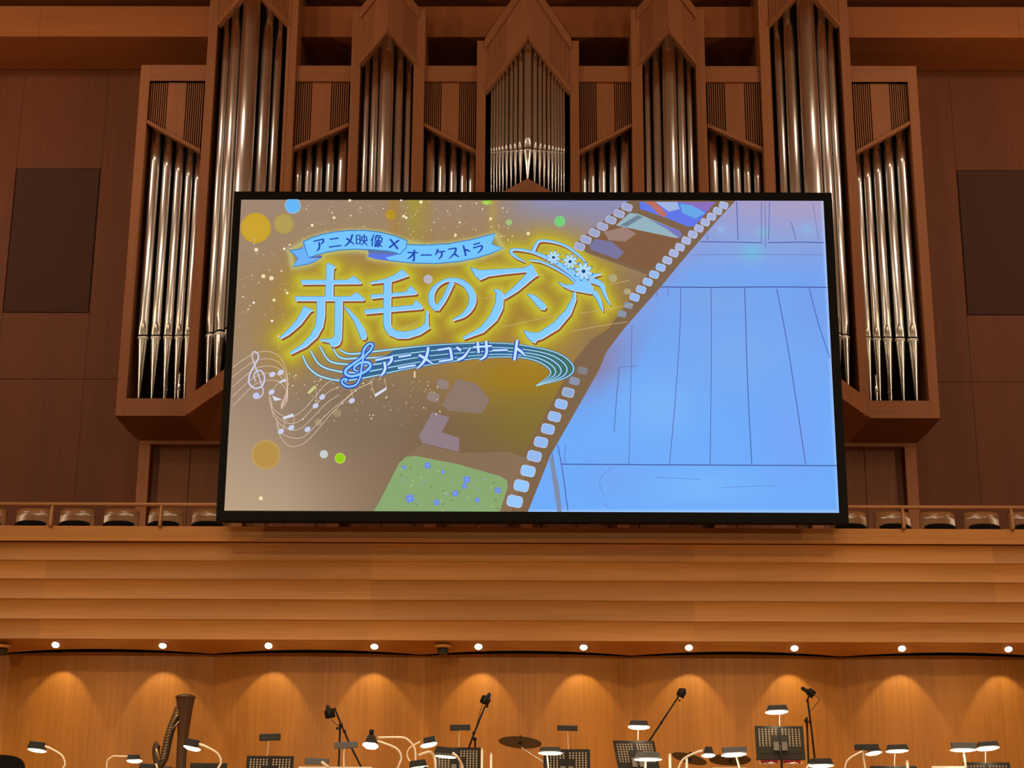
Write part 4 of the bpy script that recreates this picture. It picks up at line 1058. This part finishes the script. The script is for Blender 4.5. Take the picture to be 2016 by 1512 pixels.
def sheet(px0, px1, py, Y, label):
    a = U(px0, py, Y); c = U(px1, py, Y); t = .2
    mb = MB(); mb.extr([(a.x, Y, a.z), (c.x, Y, a.z), (c.x, Y-.06, a.z-.3), (a.x, Y-.06, a.z-.3)], (0, .005, 0))
    o = mb.build('sheet_music', M_PAPER); tag(o, label, 'sheet music', 'sheet music on the stands')
    stt = empty('music_stand', ((a.x+c.x)/2, Y, 0), 'black music stand hidden behind the '+label, 'music stand', 'black perforated music stands')
    mb = MB(); mb.extr([(a.x+.02, Y+.008, a.z-.02), (c.x-.02, Y+.008, a.z-.02), (c.x-.02, Y-.052, a.z-.31), (a.x+.02, Y-.052, a.z-.31)], (0, .006, 0)); mb.box(a.x, c.x, Y-.12, Y-.045, a.z-.32, a.z-.31)
    keep(mb.build('desk', M_DESK), stt)
    xm_ = (a.x+c.x)/2
    mb = MB(); mb.tube([(xm_, Y-.02, a.z-.2), (xm_, Y, a.z-.5), (xm_, Y, .02)], .012, 8); keep(mb.build('post', M_BLK), stt)
    for k in range(3):
        mb = MB(); an = math.radians(90+120*k); mb.tube([(xm_, Y, .18), (xm_+.3*math.cos(an), Y+.3*math.sin(an), .012)], .01, 8); keep(mb.build('leg', M_BLK), stt)
sheet(588, 733, 1509, 18.15, 'wide sheet music edge below the left microphone')
sheet(1834, 1900, 1508, 17.6, 'narrow sheet music edge at the far right')
sheet(1403, 1470, 1511, 17.95, 'short sheet music edge below the dark cymbals')

def lamp(name_label, sh, neck, Y, lit=None, roll=0., nr=1.9, bar=False, watts=0., shape=.84, cap=False, floor=True, group='music stand lamps', mat=None, page=0.):
    """clip lamp: shade (cx, cy, w, h) in photograph pixels, neck path in pixels, lit strip (x0, x1, y0, y1)"""
    cx, cy, wp, hp = sh; c = U(cx, cy, Y); k = px2m(1, Y); W, H = wp*k, hp*k
    clip = U(neck[-1][0], neck[-1][1], Y)
    t = empty('stand_lamp', (clip.x, Y, 0), name_label, 'lamp', group)
    Rm = Matrix.Rotation(math.radians(roll), 3, 'Y')
    dp = .10 if not bar else .07
    mb = MB()
    top = .5*shape if not bar else .5
    lo = [(-W/2, -dp/2, -H/2), (W/2, -dp/2, -H/2), (W/2, dp/2, -H/2), (-W/2, dp/2, -H/2)]
    hi = [(-W*top, -dp*.36, H/2), (W*top, -dp*.36, H/2), (W*top, dp*.36, H/2), (-W*top, dp*.36, H/2)]
    f = lambda p: c+Rm @ Vector(p)
    mb.hexa([f(p) for p in lo+hi])
    o = mb.build('lamp_shade', mat or M_SHADE, bevel=.004); keep(o, t)
    if page:
        l = spot('page_light', (c.x, Y+.26, c.z-.03), (c.x, Y+.02, c.z-.30), page, 105, .4, (1., .86, .64), .06)
        l.parent = t; l.matrix_parent_inverse = Matrix.Translation(-Vector(t.location))
    if cap:
        mb = MB(); mb.lathe([(.022, 0), (.024, .05), (.018, .06)], c+Vector((0, 0, H*.45)), 14); keep(mb.build('lamp_cap', M_BLK), t)
    if lit:
        x0, x1, y0, y1 = lit; a = U(x0, (y0+y1)/2, Y-.03); b_ = U(x1, (y0+y1)/2, Y-.03); hh = (y1-y0)*k
        sl = math.tan(math.radians(-roll))
        mb = MB(); rows = []
        n = 12
        for i in range(n+1):
            u = -1+2*i/n; e_ = max(.30, (1-u**4))
            xx = (a.x+b_.x)/2+(b_.x-a.x)/2*u; zz = (a.z+b_.z)/2+(xx-(a.x+b_.x)/2)*sl
            rows.append([(xx, Y+.03, zz+hh*.36*e_), (xx, Y-.045, zz+hh*.36*e_), (xx, Y-.052, zz), (xx, Y-.045, zz-hh*.46*e_), (xx, Y+.03, zz-hh*.46*e_)])
        mb.strip(rows, 0, True); mb.add(rows[0], [(0, 1, 2, 3, 4)], 0); mb.add(rows[-1], [(4, 3, 2, 1, 0)], 0)
        keep(mb.build('lamp_diffuser', M_GLOW), t)
        if watts:
            l = spot('lamp_glow', ((a.x+b_.x)/2, Y, (a.z+b_.z)/2-hh*.5-.02), ((a.x+b_.x)/2, Y+.10, 0), watts, 140, .6, (1., .80, .52), .05)
            l.parent = t; l.matrix_parent_inverse = Matrix.Translation(-Vector(t.location))
    pts = [U(x, y, Y-(.07 if nr > 2.4 and i < 2 else .0)) for i, (x, y) in enumerate(neck)]
    q = [Vector(p) for p in smooth_path([tuple(p) for p in pts], 5)] if len(pts) > 2 else pts
    mb = MB(); mb.tube(q, nr*k, 10); keep(mb.build('lamp_neck', M_NECK), t)
    if floor:
        zc_ = clip.z; mb = MB(); mb.tube([(clip.x, Y, zc_+.01), (clip.x, Y, .02)], .010, 8); keep(mb.build('lamp_pole', M_BLK), t)
        mb = MB(); mb.lathe([(.075, 0), (.075, .012), (.03, .03), (.012, .05)], (clip.x, Y, 0), 20); keep(mb.build('lamp_base', M_BLK), t)
    return t
W0 = 6.
lamp('lit desk lamp with bent neck above the dark chair back at far left', (73, 1467.5, 33, 14), [(88, 1469), (97, 1472), (118, 1484), (125, 1492), (128, 1504), (124, 1514), (119, 1530)], 18.0, (55, 89, 1473, 1481), 6, 2.0, watts=W0)
lamp('small lit desk lamp facing right just left of the harp', (263.5, 1491, 24, 10), [(252, 1489), (236, 1489), (223, 1489), (212, 1497), (210, 1512), (210, 1532)], 18.0, (250, 278, 1493, 1502), -2, 1.5, watts=W0)
lamp('dark lamp shade peeping up at the foot of the harp', (290, 1510, 32, 12), [(306, 1504), (309, 1510), (312, 1532)], 17.6, None, 2, 2.2)
lamp('lit desk lamp with bent neck crossing the harp column', (379, 1463, 28, 15), [(389, 1464.5), (402, 1468), (428, 1483), (435, 1500), (430, 1512), (424, 1530)], 17.6, (362, 393, 1466, 1478), 11, 2.3, watts=W0)
lamp('thin dark unlit lamp bar above the perforated stand left of centre', (531.5, 1451.5, 41, 13), [(529, 1455), (528, 1470), (526, 1489)], 18.25, None, -2, .7, True, floor=False, page=9.)
lamp('grey lamp seen from behind with thick white neck, lowest left of the microphone stand', (624, 1499, 46, 12), [(633, 1500), (646, 1510), (658, 1522), (666, 1535)], 17.2, None, 1, 3.0, True, mat=M_SHADEG)
lamp('grey flat lamp bar on a thin white neck before the left microphone stand', (681, 1467, 45, 12), [(679, 1469), (677, 1483), (677, 1500), (677, 1532)], 17.75, None, -3, 1.7, True, mat=M_SHADEG)
lamp('bright round lamp with tall cap and long neck bending right', (731, 1455, 22, 15), [(743, 1452), (778, 1451.5), (797, 1453), (809, 1462), (816, 1473), (818, 1486), (818, 1505), (818, 1532)], 17.6, (714, 744, 1459, 1475), 5, 2.2, watts=W0, cap=True, shape=.6)
lamp('lamp behind the bright round lamp, only its crooked white neck showing', (733, 1461, 22, 10), [(740, 1459), (753, 1462), (781, 1474), (790, 1491), (784, 1510), (778, 1530)], 18.3, None, 0, 2.4)
lamp('bright tilted lamp with zigzag neck, left of the unlit centre bar', (846, 1457, 26, 12), [(827, 1460), (806, 1473), (802, 1489), (812, 1508), (820, 1530)], 18.0, (828, 860, 1461, 1471), -11, 1.5, watts=W0)
lamp('dark lamp with chrome ribs at the lower frame edge below the tilted lamp', (823, 1505, 36, 16), [(823, 1487), (845, 1480.5), (853, 1487), (857, 1502), (857, 1532)], 17.2, (806, 842, 1508, 1513), -8, 2.7)
lamp('dark slanted lamp lit along its lower edge, over the centre perforated stand', (880, 1478, 50, 13), [(891, 1482), (902, 1492), (909, 1507), (913, 1532)], 17.3, (857, 897, 1487, 1492), 5, 2.5, watts=W0)
lamp('thin dark unlit lamp bar beside the tilted microphone near centre', (906, 1432.5, 40, 11), [(905, 1436), (904, 1452), (904, 1472)], 18.05, None, -1, .7, True, floor=False, page=9.)
lamp('thin dark unlit lamp bar right of the round cymbal', (1117, 1433.5, 40, 10), [(1117, 1437), (1118, 1450), (1119, 1476)], 18.25, None, 1, .7, True, floor=False, page=9.)
lamp('lit lamp over the left corner of the perforated stand beside the cymbal', (1083, 1475, 44, 8), [(1076, 1480), (1078, 1500), (1082, 1530)], 17.9, (1060, 1107, 1479, 1486), 0, 1.6, watts=W0)
lamp('bright lamp standing above the sideways leaning music stand', (1257.5, 1424, 38, 10), [(1257, 1434), (1256, 1446), (1256, 1459)], 18.35, (1237, 1279, 1426, 1436), 1, .8, watts=W0, floor=False, page=9.)
lamp('grey lamp with chrome neck hung before the leaning music stand', (1275, 1486, 50, 11), [(1272, 1487), (1271, 1498), (1270, 1512), (1269, 1532)], 17.3, (1249, 1303, 1492, 1498), 0, 2.3, watts=W0, mat=M_SHADEG)
lamp('small capped lamp with bent neck before the dark cymbals', (1394.5, 1477, 20, 13), [(1384, 1477), (1371, 1481), (1346, 1494), (1336, 1512), (1331, 1532)], 17.6, (1382, 1408, 1483, 1491), 0, 2.2, watts=W0, shape=.6)
lamp('wide grey lit lamp on a white post, left of the raised music stand', (1446, 1476, 48, 11), [(1447, 1482), (1450, 1492), (1456, 1512), (1458, 1532)], 17.4, (1421, 1469, 1481, 1490), -3, 2., watts=W0, bar=True, mat=M_SHADEG)
lamp('bright lamp above the raised music stand', (1530, 1393.5, 41, 10), [(1535, 1405), (1535, 1415), (1535, 1431)], 18.05, (1508, 1551, 1397, 1406), -2, .9, watts=W0, floor=False, page=9.)
lamp('lit lamp at the lower frame edge right of the red drums', (1616, 1499, 46, 11), [(1601, 1501), (1590, 1509), (1583, 1530)], 17.3, (1594, 1641, 1504, 1511), -1, 2.3, watts=W0)
lamp('dark lamp bar seen from behind on a white post, first of the far right four', (1706, 1471, 46, 11), [(1700, 1472), (1700, 1490), (1703, 1512), (1705, 1532)], 17.4, None, -1, 2., True)
lamp('lit lamp half behind the dark bar, its neck bending left', (1721, 1479, 26, 9), [(1697, 1479), (1674, 1492), (1665, 1505), (1662, 1532)], 18.0, (1706, 1736, 1478, 1487), -7, 1.9, watts=W0)
lamp('small black lit lamp on a thin rod above the low stand right of the drums', (1766.5, 1471, 42, 10), [(1762, 1484), (1761, 1496), (1761, 1510)], 18.25, (1746, 1788, 1475, 1482), -2, .7, watts=W0, floor=False, page=9.)
lamp('silver lit lamp on a white post, left one of the far right pair', (1897, 1467.5, 48, 12), [(1896, 1471), (1898, 1484), (1901, 1508), (1902, 1532)], 17.4, (1873, 1922, 1473, 1480), 0, 2.2, watts=W0, bar=True, mat=M_SHADEG)
lamp('brightest lamp of the far right pair, above the perforated stand', (1944, 1464.5, 42, 9), [(1940, 1478), (1940, 1488), (1940, 1503)], 18.25, (1923, 1967, 1468, 1478), -4, .9, watts=W0, floor=False, page=9.)

def tripod(t, x, y, z1, r=.010):
    mb = MB(); mb.tube([(x, y, .12), (x, y, z1)], r, 10); keep(mb.build('pole', M_BLK), t)
    for k in range(3):
        mb = MB(); an = math.radians(30+120*k); mb.tube([(x, y, .30), (x+.33*math.cos(an), y+.33*math.sin(an), .012)], .009, 8); keep(mb.build('leg', M_BLK), t)
def mic(label, Y, pole, boom, head, tubepx, cable=None, knobs=()):
    """boom microphone: pole (x, y top), boom pixels, shock mount centre + size, microphone tube pixels"""
    p = U(pole[0], pole[1], Y); k = px2m(1, Y)
    t = empty('microphone_stand', (p.x, Y, 0), label, 'microphone', 'boom microphones on the stage')
    tripod(t, p.x, Y, p.z, 2.0*k)
    mb = MB(); B = [U(x, y, Y-.03) for x, y in boom]; mb.tube(B, [1.9*k]*(len(B)-1)+[1.6*k], 10)
    for x, y, r in knobs: c = U(x, y, Y-.03); mb.lathe([(r*k*.6, -r*k), (r*k, -r*k*.6), (r*k, r*k*.6), (r*k*.6, r*k)], c, 12)
    keep(mb.build('boom_arm', M_BLK), t)
    c = U(head[0], head[1], Y-.03); s = head[2]*1.15*k; R_ = Matrix.Rotation(math.radians(head[3]), 3, 'Y')
    mb = MB()
    mb.lathe([(s*.42, -s*.55), (s*.55, -s*.35), (s*.50, s*.2), (s*.36, s*.5)], c, 14, 0, R_)
    for a in range(4):
        v = R_ @ Vector((s*.55*math.cos(a*1.57+.6), s*.55*math.sin(a*1.57+.6), 0)); mb.tube([c+v-R_ @ Vector((0, 0, s*.55)), c+v*1.1+R_ @ Vector((0, 0, s*.35))], s*.10, 6)
    keep(mb.build('shock_mount', M_BLK), t)
    mb = MB(); T = [U(x, y, Y-.05) for x, y in tubepx]; mb.tube(T, 4.0*k, 12); mb.lathe([(3.0*k, -3*k), (3.3*k, 0), (2.2*k, 2.6*k), (.4*k, 3.2*k)], T[0], 12); keep(mb.build('microphone', M_BLK), t)
    if cable:
        mb = MB(); mb.tube([Vector(v) for v in smooth_path([tuple(U(x, y, Y-.02)) for x, y in cable], 6)], .7*k, 8); keep(mb.build('microphone_cable', plain('brown_cable', c4(.06, .03, .012), .6)), t)
mic('black boom microphone on its stand, left of the bright round lamp', 19.0, (669.5, 1432), [(652, 1399), (659, 1394), (665, 1410), (674, 1432), (690, 1468), (712, 1512), (720, 1530)], (649, 1404, 15, -12), [(645, 1391), (648, 1404)], [(652, 1415), (658, 1423), (669, 1431)], [(671, 1428, 4), (664, 1434, 2.6), (678, 1440, 3)])
mic('black boom microphone leaning right behind the centre perforated stand', 19.0, (935.5, 1458), [(921, 1478), (933, 1445), (946, 1412), (955, 1390)], (956, 1378, 14, 25), [(963, 1367), (958, 1380)], [(950, 1387), (944, 1404), (939, 1425)], [(933, 1443, 3), (935, 1455, 3.6), (959, 1391, 2.4)])
mic('black microphone on a long diagonal boom above the leaning music stand', 19.1, (1272, 1462), [(1270, 1470), (1282, 1453), (1305, 1418), (1336, 1371)], (1342, 1364, 13, 30), [(1347, 1358), (1341, 1366)], None, [(1302, 1423, 2.6), (1338, 1379, 2)])
mic('black microphone on an upright stand beside the raised music stand, its cable looping', 19.35, (1588, 1412), [(1606, 1512), (1598, 1440), (1594, 1408), (1590, 1378), (1593, 1368)], (1596, 1364, 13, -52), [(1580, 1355), (1594, 1364)], [(1604, 1369), (1613, 1376), (1606, 1388), (1594, 1401)], [(1589.5, 1379, 2.6), (1587.5, 1419, 4), (1595, 1422, 2.8)])

# harp
YH = 18.9; k = px2m(1, YH); G = lambda x, y: U(x, y, YH)
hp = empty('concert_harp', (G(362, 1500).x, YH, 0), 'wooden concert harp with fluted column and pegged neck at the left', 'harp')
mb = MB(); axis_ = [(365.5, 1374), (365, 1378), (364, 1395), (362, 1425), (359.5, 1455), (357, 1490), (355.5, 1530)]
rad_ = [19, 18, 15.5, 12.5, 10.5, 10, 10]; n = 40; rows = []
for (x, y), r in zip(axis_, rad_):
    c = G(x, y); rows.append([c+Vector((r*k*(1-.07*(j % 5 == 0))*math.cos(2*math.pi*j/n), r*k*(1-.07*(j % 5 == 0))*math.sin(2*math.pi*j/n), 0)) for j in range(n)]+[c+Vector((r*k*.93, 0, 0))])
c = G(355.5, 1530); rows.append([Vector((p.x, p.y, .12)) for p in rows[-1]])
mb.strip(rows, 0, False); mb.add(rows[0][:n], [tuple(range(n))], 0)
mb.lathe([(20*k, 0), (20.5*k, .012), (17*k, .03), (12*k, .036)], G(365.5, 1374.5), 30)
keep(mb.build('harp_column', M_HARP), hp)
neckpx = [(353, 1394), (347, 1411), (339, 1430), (332, 1452), (327, 1476), (322, 1496), (314, 1506), (309, 1496), (307, 1480), (309, 1468), (312, 1465)]
mb = MB(); q = [Vector(v) for v in smooth_path([tuple(G(*p)) for p in neckpx], 5)]
mb.tube(q, [ (8.2 if i < 25 else 7.5)*k for i in range(len(q))], 10)
keep(mb.build('harp_neck', M_HARPD), hp)
mb = MB(); q2 = smooth_path([tuple(G(x-5, y)) for x, y in neckpx[:6]], 4)
for i, v in enumerate(q2):
    v = Vector(v); mb.tube([v+Vector((-.018, -.03, .004)), v+Vector((.05, -.05, .014))], .0055, 6)
for a in ([(353, 1407), (347, 1415), (343, 1424)], [(355, 1421), (347, 1430), (342, 1436)]): mb.tube([Vector(G(*p))+Vector((0, -.06, 0)) for p in a], 1.8*k, 8)
mb.tube([Vector(G(*p))+Vector((0, -.045, 0)) for p in ((309, 1474), (312, 1486), (317, 1498))], 3*k, 10)
keep(mb.build('tuning_pin', M_HARPG), hp)
mb = MB(); a = G(313, 1512); mb.extr([G(306, 1506), G(334, 1508), (G(352, 1530).x, YH, .18), (G(338, 1530).x, YH, .12)], (0, .22, 0)); keep(mb.build('harp_soundbox', M_HARP), hp)
mb = MB(); x0 = G(330, 1530).x; mb.box(x0, G(368, 1530).x, YH-.16, YH+.30, 0, .13); keep(mb.build('harp_base', M_HARPD, bevel=.02), hp)
mb = MB()
for i in range(3, 16):
    v = Vector(q2[min(len(q2)-1, i+3)]); mb.tube([v, Vector((v.x+.11+.006*i, YH+.08, .55+.02*i))], .0012, 5)
keep(mb.build('harp_string', M_HARPG), hp)

# cymbals and toms
def cymbal(label, cx, cy, rx, ry, rot, Y, stem, rodpx=None):
    c = U(cx, cy, Y); k = px2m(1, Y); R = rx*k
    t = empty('cymbal', (U(stem[-1][0], 1530, Y).x, Y, 0), label, 'cymbal', 'cymbals on stands')
    el = math.asin(min(1, ry/rx)); el0 = math.atan2(c.z-ZC, Y)       # seen from below: tip the disc until the ellipse fits
    Rm = Matrix.Rotation(math.radians(rot), 3, 'Y') @ Matrix.Rotation(-(el-el0), 3, 'X')
    mb = MB(); mb.lathe([(R, 0), (R, .003), (R*.6, .014), (R*.26, .022), (R*.20, .045), (R*.06, .052), (R*.06, .046), (R*.18, .038), (R*.24, .016), (R*.6, .009)], c, 36, 0, Rm); keep(mb.build('cymbal_plate', M_CYM), t)
    mb = MB(); mb.lathe([(.018, -.02), (.022, 0), (.022, .05), (.012, .075)], c, 12, 0, Rm); keep(mb.build('felt_nut', M_BLK), t)
    S = [U(x, y, Y+.02) for x, y in stem]; mb = MB(); mb.tube(S+[Vector((S[-1].x, Y+.02, .02))], .0085, 10); keep(mb.build('stand_pole', M_CHROME), t)
    for q in range(3):
        an = math.radians(30+120*q); mb = MB(); mb.tube([(S[-1].x, Y+.02, .30), (S[-1].x+.3*math.cos(an), Y+.02+.3*math.sin(an), .012)], .009, 8); keep(mb.build('leg', M_CHROME), t)
cymbal('round bronze cymbal tilted towards us between two perforated stands', 1024, 1462, 42.5, 11.5, 4, 18.8, [(1024, 1464), (1030, 1474), (1050, 1487), (1070, 1500), (1076, 1512), (1076, 1532)])
cymbal('dark cymbal dipping right behind the small capped lamp', 1357, 1494, 35, 8.5, 15, 18.9, [(1357, 1496), (1353, 1504), (1352, 1532)])
cymbal('dark cymbal behind the wide grey lamp, left of the red drums', 1437, 1496, 41, 11, 2, 19.55, [(1437, 1498), (1440, 1510), (1440, 1532)])
def tom(label, cx, wp, py0, py1, Y):
    a = U(cx, py0, Y); b_ = U(cx, py1, Y); k = px2m(1, Y); r = wp*k/2; h = a.z-b_.z
    t = empty('tom_drum', (a.x, Y, 0), label, 'drum', 'red tom drums')
    mb = MB(); mb.lathe([(r, 0), (r, .20)], b_, 32); keep(mb.build('drum_shell', M_RED), t)
    mb = MB()
    for z in (0, .20): mb.lathe([(r+.001, -.008), (r+.006, -.007), (r+.006, .006), (r+.001, .007)], b_+Vector((0, 0, z)), 32)
    for q in range(4):
        an = q*math.pi/2+.1; d = Vector((math.cos(an)*(r+.008), math.sin(an)*(r+.008), 0)); mb.tube([b_+d+Vector((0, 0, -.015)), b_+d+Vector((0, 0, .018))], .006, 8)
    keep(mb.build('drum_hoop', M_CHROME), t)
    mb = MB(); mb.lathe([(r*.98, -.006), (r*.98, .0)], b_, 32); keep(mb.build('drum_head', M_BLK), t)
    mb = MB(); mb.tube([(a.x, Y+r+.03, b_.z+.1), (a.x, Y+r+.05, b_.z-.05), (a.x, Y+r+.05, .02)], .012, 10); mb.lathe([(.08, 0), (.08, .015), (.02, .05)], (a.x, Y+r+.05, 0), 20); mb.tube([(a.x, Y+r+.03, b_.z+.1), (a.x, Y+r*.9, b_.z+.1)], .012, 8); keep(mb.build('drum_stand', M_CHROME), t)
tom('red sparkle tom drum under the left half of the raised music stand', 1515, 34, 1493, 1504, 18.45)
tom('red sparkle tom drum under the right half of the raised music stand', 1559, 35, 1493, 1504, 18.7)
def rod(label, x0, y0, Y, r, bend=()):
    p = U(x0, y0, Y); k = px2m(1, Y)
    t = empty('stand_rod', (p.x, Y, 0), label, 'rod', 'bright upright stand rods')
    mb = MB(); mb.tube([p, (p.x, Y, .04)], r*k, 12); mb.lathe([(r*k, -.002), (r*k*.8, .012), (r*k*.3, .02)], p, 12); keep(mb.build('pole', M_NECK), t)
    mb = MB(); mb.lathe([(.05, 0), (.05, .012), (.02, .04)], (p.x, Y, 0), 20); keep(mb.build('base', M_BLK), t)
rod('pale upright rod at the right edge of the centre perforated stand', 949, 1477, 18.5, 2.3)
rod('white upright rod standing alone between centre stand and cymbal', 967, 1486, 18.75, 2.5)
rod('white upright rod below the small capped lamp', 1352, 1494, 18.2, 2.6)
rod('short white rod at the left end of the dark cymbals', 1319, 1487, 18.5, 2.8)
rod('white rod tip standing before the low stand at right', 1786, 1501, 17.6, 3.)
# dark chair back at the lower left corner
YCH = 14.0; k = px2m(1, YCH); a = U(49, 1486, YCH)
ch = empty('orchestra_chair', (a.x-.24, YCH, 0), 'dark padded chair back with rounded corner at the lower left corner', 'chair')
zt = U(20, 1486, YCH).z; xr = a.x; xl_ = xr-.50
mb = MB(); prof = []
for i in range(25):
    an = math.pi*i/24; cxx, rr = (xr+xl_)/2, .25
    px_, pz = math.copysign(abs(math.cos(an))**.55, math.cos(an)), math.sin(an)**.55
    prof.append((cxx+rr*px_, YCH, zt-.16+.16*pz))
prof += [(xl_, YCH, zt-.42), (xr, YCH, zt-.42)]
mb.extr(prof, (0, .05, 0)); keep(mb.build('backrest', M_CUSH, bevel=.012), ch)
mb = MB(); mb.box(xl_, xr, YCH-.42, YCH+.02, .42, .48); keep(mb.build('seat', M_CUSH, bevel=.015), ch)
for sx in (xl_+.03, xr-.03):
    for yy in (YCH-.38, YCH+.0):
        mb = MB(); mb.tube([(sx, yy, .42), (sx, yy, 0)], .014, 8); keep(mb.build('leg', M_BLK), ch)
    mb = MB(); mb.tube([(sx, YCH+.015, .42), (sx, YCH+.025, zt-.3)], .014, 8); keep(mb.build('back_frame', M_BLK), ch)
